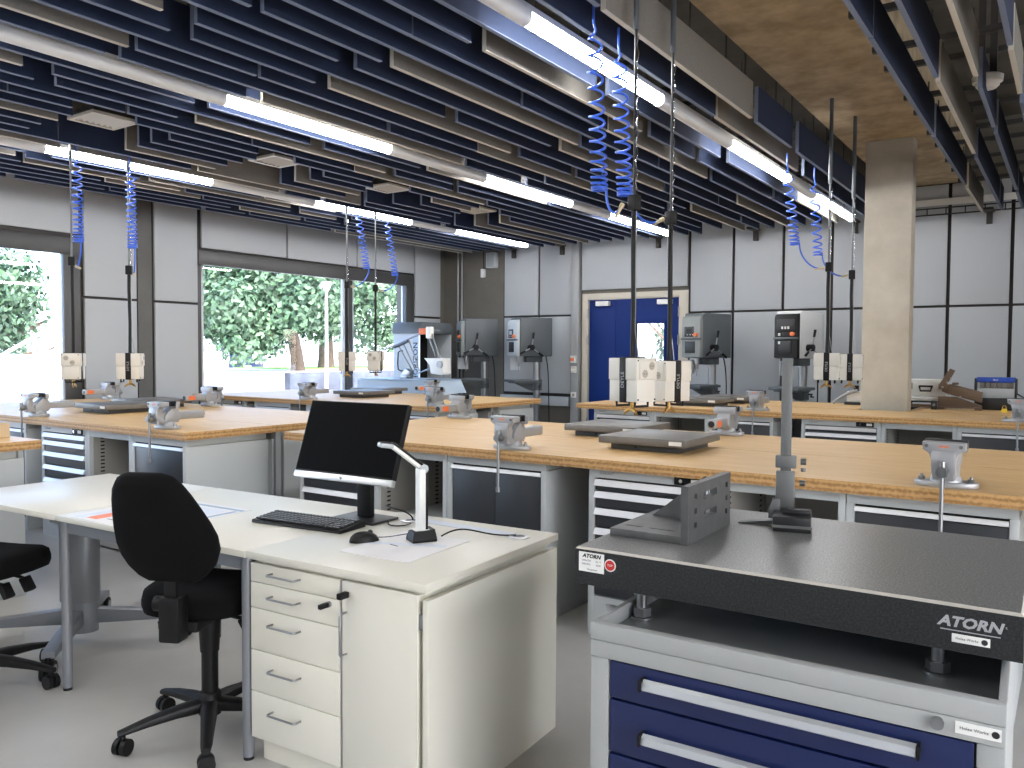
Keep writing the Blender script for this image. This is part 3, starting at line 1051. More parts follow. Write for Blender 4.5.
# --- far left bench below the big window
YFl = 6.12
workbench('beech workbench below the big window, front half', -8.85, -5.00, 6.05, 6.96, [-7.05], [(-8.78, 6.15), (-8.78, 6.9)], 6.93)
workbench('beech workbench below the big window, rear half', -8.85, -5.00, 6.965, 7.90, [-7.05], [(-5.08, 7.02), (-8.75, 7.05), (-8.75, 7.8)], 7.02)
place('door', -5.68, YFl, 'black door cabinet under the window bench, at its right end')
place('open', -6.247, YFl, 'open cabinet under the window bench behind the monitor top')
place('drawer', -6.909, YFl, 'drawer cabinet under the window bench, near the middle')
place('door', -7.78, YFl, 'black door cabinet under the window bench left of the middle')
place('drawer', -8.60, YFl, 'drawer cabinet under the window bench next to the window wall')
place('door', -5.06, 7.83, 'rear door cabinet at the right end of the window bench', PI)
# --- bench at the left edge of the picture
workbench('beech workbench corner at the left edge beside the white desk', -8.75, -4.93, 0.65, 1.50, [-6.85], [(-8.65, 0.75), (-8.65, 1.4)], 1.45)
workbench('beech workbench at the left edge carrying the wooden block', -8.75, -4.93, 1.505, 2.38, [-6.85], [(-4.99, 1.55), (-8.65, 1.6), (-8.65, 2.3)], 1.55)
place('door', -5.62, 0.72, 'door cabinet under the left edge bench, hidden front')
place('door', -4.99, 2.31, 'door cabinet at the right end of the left edge bench', PI)
place('drawer', -5.70, 2.31, 'drawer cabinet under the back of the left edge bench', PI)
t = MB().box(-0.35, -0.09, 0, 0.0, 0.0, 0.085, b=0.004).build('wooden_block', M_['woodblock'], loc=(-5.23, 2.345, 0.9005))
tag(t, 'plain wooden block on the bench at the left edge', 'block')
# ------------------------------------------------------------------ bench vises
def vise(label):
    """screw axis along y, moving jaw and handle towards -y; base centre at the origin"""
    t = thing('bench_vise', label, 'vise', (0, 0, 0), 0, 'silver bench vises')
    # base plate: oval with two lugs and bolts
    m = MB()
    pts = [(0.115 * math.cos(R(a)), 0.062 * math.sin(R(a))) for a in range(0, 360, 12)]
    m.prism(pts, 'xy', 0.0, 0.022, bev=0.004)
    m.lathe([(0.058, 0.02), (0.056, 0.036), (0.044, 0.052), (0.04, 0.075)], 24)
    m.build('base', M_['vise'], t)
    m = MB()
    for sx in (-1, 1):
        m.cyl((sx * 0.088, 0, 0.022), (sx * 0.088, 0, 0.034), 0.012, n=6).cyl((sx * 0.088, 0, 0.034), (sx * 0.088, 0, 0.044), 0.006, n=10)
    m.build('bolt', M_['steel'], t)
    # fixed body with rear jaw (curved arm seen from the side)
    m = MB()
    arm = [(0.055, 0.04), (0.075, 0.065), (0.072, 0.10), (0.060, 0.125), (0.052, 0.14), (0.05, 0.165), (0.02, 0.165), (0.012, 0.14), (-0.02, 0.115), (-0.04, 0.09), (-0.045, 0.045)]
    m.prism(arm, 'yz', -0.045, 0.045, bev=0.008)
    m.box(-0.072, 0.018, 0.135, 0.072, 0.052, 0.180, b=0.006)
    m.build('fixed_jaw', M_['vise'], t)
    # moving jaw: waisted front plate flaring up to the jaw
    m = MB()
    front = [(-0.038, 0.035), (0.038, 0.035), (0.041, 0.08), (0.044, 0.115), (0.052, 0.138), (0.074, 0.152), (0.075, 0.182), (-0.075, 0.182), (-0.074, 0.152), (-0.052, 0.138), (-0.044, 0.115), (-0.041, 0.08)]
    m.prism(front, 'xz', -0.098, -0.060, bev=0.006)
    m.box(-0.075, -0.078, 0.150, 0.075, -0.031, 0.182, b=0.006)
    side = [(-0.031, 0.150), (-0.031, 0.181), (-0.062, 0.181), (-0.090, 0.164), (-0.106, 0.132), (-0.108, 0.092), (-0.094, 0.056), (-0.062, 0.036), (-0.02, 0.036), (-0.02, 0.060), (-0.052, 0.064), (-0.068, 0.084), (-0.070, 0.116), (-0.058, 0.138)]
    m.prism(side, 'yz', -0.042, 0.042, bev=0.004)
    mj = m.build('moving_jaw', M_['vise'], t)
    MB().text('HEUER', 0.012, TR(0, -0.0985, 0.166) @ FRONT, bold=0.0004).build('maker_lettering', M_['orange'], mj)
    m = MB()
    for sx in (-1, 1):
        m.cyl((sx * 0.06, -0.096, 0.167), (sx * 0.06, -0.103, 0.167), 0.007, n=12)
    m.build('jaw_screw', M_['dsteel'], mj)
    for (a, b) in ((-0.0305, -0.020), (0.008, 0.019)):
        MB().box(-0.074, a, 0.152, 0.074, b, 0.186, b=0.001).build('jaw_plate', M_['vised'], t)
    # slide bar running back through the body, hollow end with an orange label
    m = MB()
    m.box(-0.030, -0.06, 0.058, 0.030, 0.27, 0.112, b=0.010, seg=3)
    m.build('slide', M_['vise'], t)
    MB().cyl((0, 0.27, 0.085), (0, 0.274, 0.085), 0.020, n=16).build('slide_end', M_['vised'], t)
    m = MB()
    m.box(-0.0308, 0.175, 0.066, -0.0301, 0.245, 0.104)
    m.build('slide_label', M_['orange'], t)
    # screw head with hanging handle
    m = MB()
    m.cyl((0, -0.100, 0.070), (0, -0.148, 0.070), 0.017, n=18).cyl((0, -0.112, 0.070), (0, -0.140, 0.070), 0.022, n=18)
    m.build('spindle', M_['steel'], t)
    hd = MB().cyl((0, -0.128, 0.10), (0, -0.128, -0.205), 0.0075, n=12).build('handle', M_['steel'], t)
    for z in (0.10, -0.205):
        MB().cyl((0, -0.128, z - 0.012), (0, -0.128, z + 0.012), 0.0115, n=14).build('end_cap', M_['steel'], hd)
    return t


VISES = [
    (-2.50, 3.655, 0, 'silver vise with hanging handle on the near bench above the black doors'),
    (-0.41, 3.655, 0, 'silver vise facing the viewer at the front edge right of the height gauge'),
    (-1.84, 5.14, PI, 'silver vise with orange label on the back edge behind the iron plates'),
    (-4.02, 5.14, PI, 'silver vise with orange label above the monitor right corner on the near bench'),
    (-2.41, 7.535, 0, 'silver vise with hanging handle on the far bench, left of the height gauge'),
    (-0.35, 7.535, 0, 'silver vise on the far bench at the right edge'),
    (-4.10, 9.15, PI, 'small silver vise behind the hanging socket boxes by the blue door'),
    (-6.72, 3.225, 0, 'silver vise at the front of the left bench near the window'),
    (-5.00, 3.225, 0, 'silver vise with hanging handle at the front corner of the left bench'),
    (-8.50, 4.80, PI, 'silver vise with orange label on the left bench beside the window post'),
    (-6.75, 4.80, PI, 'silver vise with orange label at the back of the left bench below the big window'),
    (-6.90, 6.155, 0, 'silver vise with hanging handle on the window bench left of the iron plates'),
    (-5.10, 6.155, 0, 'silver vise with hanging handle at the right front corner of the window bench'),
    (-6.55, 7.80, PI, 'silver vise with orange label at the back of the window bench by the pale tray'),
]
P_v = None
for (x, y, rz, lbl) in VISES:
    if P_v is None:
        P_v = vise(lbl)
        P_v.location = (x, y, 0.9005)
    else:
        dup(P_v, (x, y, 0.9005), rz, lbl)


# ------------------------------------------------------------------ cast iron surface plates
def iron_plate(label, w=0.50, d=0.50):
    t = thing('surface_plate', label, 'surface plate', (0, 0, 0), 0, 'cast iron plates on the benches')
    MB().box(-w / 2 + 0.05, -d / 2 + 0.05, 0, w / 2 - 0.05, d / 2 - 0.05, 0.035, b=0.004).build('foot', M_['ironbk'], t)
    MB().box(-w / 2, -d / 2, 0.035, w / 2, d / 2, 0.075, b=0.004).build('plate', M_['ironpl'], t)
    MB().box(w / 2 - 0.09, -d / 2 - 0.0012, 0.045, w / 2 - 0.02, -d / 2, 0.065).build('label_plate', M_['white'], t)
    m = MB()
    for x in (-0.05,):
        m.cyl((x, -d / 2 + 0.05, 0.018), (x, -d / 2 + 0.046, 0.018), 0.006, n=10)
    m.build('plug', M_['blackp'], t)
    return t


P_i = None
for (x, y, rz, lbl) in (
        (-1.88, 4.20, 0.0, 'grey iron plate on the near bench, in front of the other'),
        (-2.40, 4.71, 0.0, 'grey iron plate on the near bench, behind left of the front one'),
        (-3.12, 7.98, 0.0, 'grey iron plate on the far bench, in front'),
        (-3.05, 8.62, 0.0, 'grey iron plate on the far bench, behind the front one'),
        (-6.72, 3.88, 0.0, 'grey iron plate on the left bench, in front'),
        (-7.06, 4.40, 0.0, 'grey iron plate on the left bench, behind the front one'),
        (-6.80, 6.90, 0.0, 'grey iron plate on the window bench, in front'),
        (-7.15, 7.52, 0.0, 'grey iron plate on the window bench, behind the front one')):
    if P_i is None:
        P_i = iron_plate(lbl)
        P_i.location = (x, y, 0.9005)
        P_i.rotation_euler = (0, 0, rz)
    else:
        dup(P_i, (x, y, 0.9005), rz, lbl)


# ------------------------------------------------------------------ hanging socket boxes
def bez(p, n=16):
    a, b, c, d = [Vector(q) for q in p]
    return [a * (1 - t) ** 3 + 3 * b * t * (1 - t) ** 2 + 3 * c * t * t * (1 - t) + d * t ** 3 for t in [i / n for i in range(n + 1)]]


def socket_box(label, zt):
    """origin at the bottom of the box; plate edge with lettering towards -y"""
    t = thing('hanging_socket_box', label, 'socket box', (0, 0, 0), 0, 'hanging socket boxes over the benches')
    H = 0.27
    MB().box(-0.026, -0.085, 0, 0.026, 0.085, H, b=0.004).build('core', M_['blackp'], t)
    MB().text('DEYLE', 0.034, TR(0, -0.0856, H / 2) @ FRONT @ RZ(90)).build('lettering', M_['mtext'], t)
    for s in (-1, 1):
        m = MB()
        x0, x1 = (0.026, 0.112) if s > 0 else (-0.112, -0.026)
        m.box(x0, -0.080, 0.006, x1, 0.080, H * 0.5, b=0.004)
        m.box(x0, -0.088, H * 0.5, x1 + (0.004 if s > 0 else 0), 0.088, H - 0.006, b=0.004)
        hs = m.build('housing', M_['cream'], t)
        xo = x1 + 0.004 if s > 0 else x0
        m = MB()
        m.box(min(xo, xo + s * 0.006), -0.065, H * 0.5 + 0.006, max(xo, xo + s * 0.006), 0.07, H - 0.02, b=0.003)
        m.build('socket_plate', M_['cream'], hs)
        for (yy, zz) in ((-0.022, 0.172), (0.035, 0.218)):
            xx = xo + s * 0.006
            m = MB()
            m.cyl((xx - s * 0.002, yy, zz), (xx + s * 0.001, yy, zz), 0.024, n=20)
            m.build('socket', M_['creamdark'], hs)
            m = MB()
            for dy in (-0.009, 0.009):
                m.cyl((xx + s * 0.0005, yy + dy, zz), (xx + s * 0.0018, yy + dy, zz), 0.003, n=8)
            m.build('socket_hole', M_['blackp'], hs)
        for (yy, zz) in ((-0.072, 0.02), (0.072, 0.02), (-0.076, H - 0.02), (0.076, H - 0.02)):
            MB().cyl((xo - s * 0.005, yy, zz), (xo + s * 0.0015, yy, zz), 0.005, n=8).build('screw', M_['blackp'], hs)
        # carrying loops below
        m = MB()
        xm = s * 0.075
        m.tube([(xm, -0.055, 0.008), (xm, -0.055, -0.022), (xm, 0.055, -0.022), (xm, 0.055, 0.008)], 0.0075, n=8)
        m.build('loop_handle', M_['blackp'], t)
    # brass fittings
    m = MB()
    m.cyl((0, 0, 0.0), (0, 0, -0.045), 0.013, n=12).cyl((0, 0, -0.045), (0, 0, -0.055), 0.017, n=6)
    for s in (-1, 1):
        m.cyl((0, 0, -0.035), (s * 0.042, -0.01, -0.060), 0.010, n=10).cyl((s * 0.042, -0.01, -0.060), (s * 0.052, -0.012, -0.075), 0.006, n=10)
    m.build('brass_fitting', M_['brass'], t)
    # cable, wires and coupler on the suspension
    zc = zt[0]
    m = MB()
    m.tube([(0, 0, H), (0.004, 0, H + 0.3), (-0.003, 0, zc - 0.2), (0, 0, zc)], 0.016, n=10)
    m.build('cable', M_['blackp'], t)
    m = MB()
    m.tube([(0.045, 0, H), (0.03, 0, H + 0.10), (0.018, 0, H + 0.16), (0.018, 0, zc - 0.05)], 0.003, n=6)
    m.build('steel_wire', M_['steel'], t)
    m = MB()
    m.box(-0.03, -0.03, zc - 0.045, 0.03, 0.03, zc + 0.045, b=0.006)
    m.build('coupler', M_['blackp'], t)
    m = MB()
    m.cyl((0, 0, zc + 0.045), (0, 0, zt[1]), 0.009, n=10)
    m.build('pole', zt[3] if len(zt) > 3 else M_['blackm'], t)
    m = MB()
    m.tube([(0.016 + 0.006 * math.cos(i * 1.2), 0.006 * math.sin(i * 1.2), zc + 0.05 + i * 0.022) for i in range(int((zt[1] - zc - 0.06) / 0.022))], 0.0028, n=6)
    m.build('chain', M_['chrome'], t)
    m = MB()
    m.cyl((0, 0, zt[1]), (0, 0, zt[2]), 0.018, n=12)
    m.build('ceiling_tube', M_['machd'], t)
    return t


def coil_hose(label, top, bot, end, r=0.045, turns=16, r1=None, stretch=1.7):
    """air hose: helix from top to bot (dense towards the bottom), then a sagging tail to end"""
    top, bot, end = Vector(top), Vector(bot), Vector(end)
    t = thing('coil_hose', label, 'air hose', top, 0, 'blue coiled air hoses')
    pts = []
    N = turns * 12
    ax = (bot - top)
    for i in range(N + 1):
        u = i / N
        f = 1 - (1 - u) ** stretch
        p = ax * f
        # gentle bow of the axis
        a = 2 * PI * turns * u
        rr = r * min(1, u * 12 + 0.15)
        pts.append((p.x + rr * math.cos(a), p.y + rr * math.sin(a), p.z))
    e = end - top
    last = Vector(pts[-1])
    tail = bez((last, last + Vector((0, 0, -0.10)), (e + last) / 2 + Vector((0, 0, -0.12)), e), 12)
    MB().tube([(0, 0, 0.12), (0, 0, 0.03)] + pts, 0.0062, n=6).build('coil', M_['hose'], t)
    MB().tube(tail, 0.0062, n=6).build('tail', M_['hose'], t)
    d = (tail[-1] - tail[-2]).normalized()
    MB().cyl(e - d * 0.075, e - d * 0.02, 0.009, n=10).cyl(e - d * 0.02, e + d * 0.0, 0.012, n=8).build('connector', M_['connector'], t)
    return t


BOX = [
    # x, y, z bottom, rz, coupler z, pole top z, size, label
    (-1.75, 3.58, 1.187, -0.30, 2.137, 2.95, 0.80, 'cream socket box with black strip at its left, near pair before the blue door'),
    (-1.75, 4.01, 1.170, 1.20, 2.124, 2.97, 0.80, 'cream socket box with sockets facing left, right one of the near pair'),
    (-1.64, 6.86, 1.213, 0.20, 2.118, 2.78, 0.83, 'white socket box hanging left of its twin beside the column'),
    (-1.595, 7.48, 1.197, 0.18, 2.105, 2.75, 0.86, 'white socket box hanging right next to the concrete column'),
    (-6.62, 3.45, 1.185, 2.40, 2.13, 2.93, 0.80, 'cream socket box hanging before the left window frame'),
    (-6.62, 3.93, 1.175, 0.80, 2.10, 2.93, 0.84, 'cream socket box hanging before the grey wall panel'),
    (-6.62, 6.45, 1.205, 0.80, 2.155, 2.93, 0.82, 'cream socket box hanging before the big window mullion'),
    (-6.62, 6.90, 1.205, 2.00, 2.15, 2.93, 0.84, 'cream socket box hanging before the window, beside the pale tray and rod arm'),
]
for (x, y, z, rz, zc, zp, k, lbl) in BOX:
    t = socket_box(lbl, ((zc - z) / k, (zp - z) / k, ((3.445 if x > -2 else 4.14) - z) / k, M_['blackm'] if x == -1.75 else M_['dsteel']))
    t.location = (x, y, z)
    t.rotation_euler = (0, 0, rz)
    t.scale = (k, k, k)

HOSES = [
    ((-1.93, 3.49, 2.97), (-1.90, 3.51, 2.20), (-1.80, 3.56, 2.135), 15, 'blue coil hose of the near pair, left one in front of the bright lamp'),
    ((-1.93, 3.75, 2.93), (-1.90, 3.78, 2.22), (-1.785, 3.99, 2.12), 15, 'blue coil hose of the near pair, right one beside the black pole'),
    ((-1.93, 6.68, 2.90), (-1.88, 6.76, 2.30), (-1.67, 6.84, 2.11), 12, 'blue coil hose left of the two beside the column'),
    ((-1.86, 7.23, 2.88), (-1.82, 7.24, 2.26), (-1.63, 7.46, 2.10), 9, 'thin blue coil hose right next to the column poles'),
    ((-6.54, 3.455, 2.93), (-6.53, 3.46, 2.28), (-6.585, 3.465, 2.09), 16, 'blue coil hose before the left window'),
    ((-6.54, 3.90, 2.93), (-6.53, 3.91, 2.28), (-6.57, 3.94, 2.06), 16, 'blue coil hose before the grey wall pier'),
    ((-6.66, 6.66, 2.96), (-6.62, 6.76, 2.36), (-6.60, 6.49, 2.14), 13, 'blue coil hose left of two before the big window'),
    ((-6.66, 7.13, 2.94), (-6.62, 7.23, 2.32), (-6.60, 6.94, 2.13), 13, 'blue coil hose right of two before the big window'),
]
for (a, b, c, n, lbl) in HOSES:
    coil_hose(lbl, a, b, c, turns=n, r=0.036)
# ------------------------------------------------------------------ white desks
DX = dict(z=0.74, t=0.025)
# cabinet desk (right)
t = thing('office_desk', 'white desk with drawers and door carrying the black monitor', 'desk', (-2.320, 1.783, 0), R(3))
W, D = 0.772, 0.82
MB().box(0, 0, 0.715, W, D, 0.74, b=0.002).build('tabletop', M_['desk'], t)
m = MB()
m.box(W - 0.024, 0.016, 0.0, W - 0.001, D - 0.008, 0.687, b=0.0015)
m.build('side_panel', M_['deskb'], t)
m = MB()
m.box(0.01, 0.036, 0.09, W - 0.045, D - 0.02, 0.700)
m.box(0.03, 0.03, 0.700, W - 0.025, D - 0.02, 0.7148)
m.build('carcass', M_['deskb'], t)
MB().box(0.02, 0.06, 0, W - 0.05, D - 0.04, 0.09).build('plinth', M_['deskb'], t)
MB().box(W - 0.0405, 0.018, 0.595, W - 0.0245, 0.04, 0.64, b=0.001).build('hinge', M_['steel'], t)
zs = [0.700, 0.634, 0.545, 0.400, 0.256, 0.092]
for k, (a, b) in enumerate(zip(zs[:-1], zs[1:])):
    d = MB().box(0.010, 0.015, b + 0.0015, 0.418, 0.0355, a - 0.0015, b=0.001).build('drawer', M_['deskb'], t)
    zc = (a + b) / 2 + 0.006 if k < 2 else a - (0.044 if k == 2 else 0.055)
    MB().tube([(0.115, 0.015, zc), (0.115, -0.009, zc), (0.119, -0.014, zc), (0.241, -0.014, zc), (0.245, -0.009, zc), (0.245, 0.015, zc)], 0.0038, n=8).build('handle', M_['steel'], d)
    if k == 1:
        m = MB()
        m.cyl((0.375, 0.015, a - 0.020), (0.375, 0.007, a - 0.020), 0.010, n=14)
        m.build('lock', M_['steel'], d)
        MB().box(0.366, -0.030, a - 0.028, 0.382, 0.007, a - 0.012, M=None, b=0.004).build('key', M_['blackp'], d)
d = MB().box(0.430, 0.015, 0.092, W - 0.042, 0.0355, 0.698, b=0.001).build('door', M_['deskb'], t)
MB().box(0.4205, 0.019, 0.092, 0.4275, 0.0355, 0.698).build('edge_profile', M_['steel'], d)
MB().tube([(0.447, 0.015, 0.600), (0.447, -0.011, 0.600), (0.447, -0.015, 0.595), (0.447, -0.015, 0.472), (0.447, -0.011, 0.467), (0.447, 0.015, 0.467)], 0.0038, n=8).build('handle', M_['steel'], d)
MB().box(0.441, -0.025, 0.648, 0.461, 0.015, 0.668, b=0.004).build('key', M_['blackp'], d)
# middle table
t = thing('office_table', 'white table on four round grey legs in the middle of the row', 'table', (-3.463, 1.722, 0), R(3))
W2_, D2_ = 1.143, 0.82
MB().box(0, 0, 0.715, W2_, D2_, 0.738, b=0.002).build('tabletop', M_['desk'], t)
m = MB()
m.box(0.045, 0.022, 0.665, W2_ - 0.045, 0.047, 0.7148).box(0.045, D2_ - 0.047, 0.665, W2_ - 0.045, D2_ - 0.022, 0.7148)
m.box(0.012, 0.045, 0.665, 0.037, D2_ - 0.045, 0.7148).box(W2_ - 0.037, 0.045, 0.665, W2_ - 0.012, D2_ - 0.045, 0.7148)
m.build('frame', M_['legmetal'], t)
for (x, y) in ((0.020, 0.030), (W2_ - 0.020, 0.030), (0.020, D2_ - 0.034), (W2_ - 0.024, D2_ - 0.034)):
    lg = MB().cyl((x, y, 0.012), (x, y, 0.7148), 0.020, n=20).build('leg', M_['legmetal'], t)
    MB().cyl((x, y, 0), (x, y, 0.012), 0.018, n=16).build('foot', M_['blackp'], lg)
# left table on a column with castors
t = thing('mobile_table', 'white table on an oval grey column with castors, at the left', 'table', (-3.983, 2.093, 0), R(3))
MB().box(-0.40, -0.40, 0.715, 0.498, 0.415, 0.739, b=0.002).build('tabletop', M_['desk'], t)
pts = [(0.085 * math.cos(R(a)), 0.058 * math.sin(R(a))) for a in range(0, 360, 15)]
m = MB()
m.prism(pts, 'xy', 0.05, 0.30, M=RZ(30), bev=0.003)
pts2 = [(0.095 * math.cos(R(a)), 0.068 * math.sin(R(a))) for a in range(0, 360, 15)]
m.prism(pts2, 'xy', 0.20, 0.69, M=RZ(30), bev=0.003)
m.box(-0.2, -0.25, 0.69, 0.2, 0.25, 0.7148)
m.build('column', M_['legmetal'], t)
for (dx, dy, cast) in ((-0.30, 0.31, True), (0.36, 0.33, True), (0.36, -0.36, True), (-0.34, -0.34, True)):
    L = math.hypot(dx, dy)
    a = math.atan2(dy, dx)
    m = MB()
    Mx = Matrix.Rotation(a, 4, 'Z')
    m.prism([(0.03, 0.09), (0.03, 0.165), (L, 0.125), (L, 0.095)], 'xz', -0.028, 0.028, M=Mx, bev=0.003)
    lg = m.build('foot_arm', M_['legmetal'], t)
    c = Vector((dx, dy, 0))
    m = MB()
    n_ = Vector((-math.sin(a), math.cos(a), 0))
    for s in (-1, 1):
        m.cyl(c + n_ * s * 0.008 + Vector((0, 0, 0.043)), c + n_ * s * 0.026 + Vector((0, 0, 0.043)), 0.043, n=24)
    m.cyl(c + Vector((0, 0, 0.06)), c + Vector((0, 0, 0.10)), 0.012, n=10)
    cs = m.build('castor', M_['blackp'], lg)
    m = MB()
    for s in (-1, 1):
        m.cyl(c + n_ * s * 0.0255 + Vector((0, 0, 0.043)), c + n_ * s * 0.029 + Vector((0, 0, 0.043)), 0.026, n=20)
    m.build('castor_cap', M_['greymid'], lg)

ZD = 0.7402
# ------------------------------------------------------------------ things on the desks
t = thing('monitor', 'black flat monitor with a silver lower edge on the white desk', 'monitor', (-2.365, 2.36, ZD), R(2.5))
Mt = TR(0, -0.085, 0.170) @ RX(-19)
MB().box(-0.258, -0.012, 0.026, 0.258, 0.012, 0.322, M=Mt, b=0.003).build('case', M_['blackp'], t)
MB().box(-0.253, -0.0128, 0.032, 0.253, -0.012, 0.318, M=Mt).build('screen', M_['screen'], t)
MB().box(-0.258, -0.014, 0.0, 0.258, 0.010, 0.0255, M=Mt, b=0.002).build('chin', M_['alu'], t)
MB().text('hp', 0.016, Mt @ TR(0, -0.0145, 0.0135) @ FRONT, shear=0.2).build('logo', M_['dtext'], t)
MB().box(-0.10, 0.010, 0.10, 0.10, 0.035, 0.24, M=Mt, b=0.008).build('rear_housing', M_['blackp'], t)
MB().box(-0.036, 0.035, 0.010, 0.036, 0.065, 0.30, b=0.006).build('stand', M_['blackp'], t)
MB().box(-0.115, -0.04, 0, 0.115, 0.12, 0.010, b=0.003).build('stand_base', M_['blackm'], t)

t = thing('keyboard', 'black keyboard lying in front of the monitor', 'keyboard', (-2.475, 2.20, ZD), R(6.5))
MB().prism([(-0.075, 0.0), (0.075, 0.0), (0.075, 0.022), (0.06, 0.024), (-0.075, 0.012)], 'yz', -0.225, 0.225, bev=0.003).build('case', M_['blackp'], t)
MB().box(-0.223, -0.077, 0.001, 0.223, -0.073, 0.008, b=0.001).build('palm_edge', M_['blackm'], t)
m = MB()
al = math.atan2(0.012, 0.135)
for r_ in range(6):
    y = -0.058 + r_ * 0.0195 + (0.004 if r_ == 5 else 0)
    z = 0.0138 + (y + 0.075) * 0.089
    x = -0.212
    ws = [0.0175] * 14 + [0.0]
    i = 0
    while x < 0.205:
        wk = 0.0175
        if r_ == 0 and 3 <= i <= 3:
            wk = 0.11
        if abs(x - 0.075) < 0.004 or abs(x - 0.135) < 0.004:
            x += 0.006
        m.box(x, y - 0.0075, z, x + wk - 0.003, y + 0.0085, z + 0.0055, b=0.0012, seg=1)
        x += wk
        i += 1
m.build('keys', M_['blackm'], t)
t = thing('computer_mouse', 'black mouse beside the keyboard on the white desk', 'mouse', (-2.085, 2.115, ZD + 0.0019), R(-28))
rings = []
for k in range(9):
    u = k / 8
    z = 0.036 * math.sin(u * PI / 2)
    sc = math.cos(u * PI / 2 * 0.96)
    rings.append([(0.030 * sc * math.cos(R(a)) * (1 + 0.08 * math.sin(R(a))), 0.055 * sc * math.sin(R(a)) - 0.008 * u, z) for a in range(0, 360, 15)])
MB().loft(rings).build('shell', M_['blackp'], t)
MB().cyl((-0.004, 0.022, 0.0315), (0.004, 0.022, 0.0315), 0.0085, n=16).build('scroll_wheel', M_['blackm'], t)
MB().tube(bez(((0, 0.052, 0.01), (0.02, 0.10, 0.006), (-0.06, 0.18, 0.004), (-0.02, 0.26, 0.004)), 14), 0.0018, n=6).build('cable', M_['blackp'], t)

t = thing('desk_lamp', 'white and black angled document lamp on the sheet beside the monitor', 'lamp', (-1.925, 2.245, ZD + 0.0019), R(-30))
MB().prism([(-0.037, -0.048), (0.037, -0.048), (0.037, 0.044), (-0.037, 0.044)], 'xy', 0, 0.012, bev=0.003).loft(
    [[(-0.037, -0.048, 0.012), (0.037, -0.048, 0.012), (0.037, 0.044, 0.012), (-0.037, 0.044, 0.012)], [(-0.030, -0.040, 0.036), (0.030, -0.040, 0.036), (0.030, 0.038, 0.044), (-0.030, 0.038, 0.044)]]).build('base', M_['blackp'], t)
MB().box(-0.026, -0.034, 0.0405, 0.026, 0.02, 0.0435, b=0.001).build('base_cover', M_['white'], t)
MB().box(-0.025, -0.018, 0.043, 0.025, 0.006, 0.262, b=0.004).build('stem', M_['white'], t)
MB().box(-0.022, 0.0062, 0.040, 0.022, 0.016, 0.262, b=0.003).build('stem_back', M_['blackp'], t)
MB().cyl((-0.024, 0, 0.262), (0.024, 0, 0.262), 0.016, n=18).build('joint', M_['machl'], t)
# arm leans forward and up from the joint
Ma = TR(0, 0, 0.262) @ RX(52)
MB().box(-0.021, -0.010, 0.010, 0.021, 0.004, 0.145, M=Ma, b=0.004).build('arm', M_['white'], t)
MB().box(-0.022, 0.0042, 0.006, 0.022, 0.012, 0.145, M=Ma, b=0.003).build('arm_back', M_['blackp'], t)
Mh = Ma @ TR(0, 0, 0.140) @ RX(30)
MB().box(-0.023, -0.010, 0.0, 0.023, 0.006, 0.050, M=Mh, b=0.005).build('head', M_['machl'], t)
MB().box(-0.019, 0.0062, 0.004, 0.019, 0.009, 0.046, M=Mh, b=0.002).build('head_cap', M_['blackp'], t)
if 0: MB().tube(bez(((0.01, 0.048, 0.012), (0.02, 0.12, 0.03), (0.02, 0.14, 0.006), (0.06, 0.18, 0.004)), 12) + bez(((0.06, 0.18, 0.004), (0.10, 0.19, 0.004), (0.14, 0.17, 0.004), (0.20, 0.17, 0.004)), 8)[1:] , 0.0022, n=6).build('cable', M_['blackp'], t)

# desk pad and papers
m = MB()
rad = 0.015
def rrect(w, h, r, n=5):
    pts = []
    for (cx_, cy_, a0) in ((w / 2 - r, h / 2 - r, 0), (-w / 2 + r, h / 2 - r, 90), (-w / 2 + r, -h / 2 + r, 180), (w / 2 - r, -h / 2 + r, 270)):
        for k in range(n + 1):
            a = R(a0 + 90 * k / n)
            pts.append((cx_ + r * math.cos(a), cy_ + r * math.sin(a)))
    return pts


t = MB().prism(rrect(0.30, 0.37, 0.014), 'xy', 0, 0.0016).build('desk_pad', M_['paper'], loc=(-1.920, 2.155, ZD), rot=(0, 0, R(4)))
tag(t, 'white rounded sheet under the lamp foot on the desk', 'sheet')
m = MB()
m.box(-0.157, 0.0, 0.0017, 0.14, 0.035, 0.0019, M=RZ(20))
m.build('grey_band', M_['postertext'], t)
m = MB()
m.text('Werkstatt', 0.011, TR(-0.04, -0.02, 0.0018) @ RZ(-12))
m.build('lettering', M_['dtext'], t)
t = MB().box(-0.25, -0.03, 0, 0.25, 0.03, 0.002, b=0.0005).build('cable_cover_strip', M_['postertext'], loc=(-1.97, 2.52, ZD), rot=(0, 0, R(-1)))
tag(t, 'thin pale lilac strip along the back edge of the desk', 'strip')
for (x, y, lbl) in ((-2.19, 2.485, 'round cable outlet behind the monitor foot'), (-1.675, 2.50, 'round cable outlet at the far right corner of the desk')):
    t = thing('cable_grommet', lbl, 'cable outlet', (x, y, ZD), 0, 'round cable outlets in the desk')
    MB().lathe([(0.024, 0), (0.040, 0), (0.040, 0.003), (0.036, 0.005), (0.024, 0.005)], 28, cap=False).build('ring', M_['alu'], t)
    MB().cyl((0, 0, 0.0005), (0, 0, 0.003), 0.024, n=24).build('cap', M_['blackm'], t)
t = MB().tube(bez(((-2.32, 2.48, ZD + 0.05), (-2.22, 2.40, ZD + 0.06), (-2.16, 2.46, ZD + 0.05), (-2.18, 2.485, ZD + 0.007)), 14), 0.003, n=6).build('monitor_cable', M_['blackp'])
tag(t, 'black cable arching from the monitor to the round outlet', 'cable')
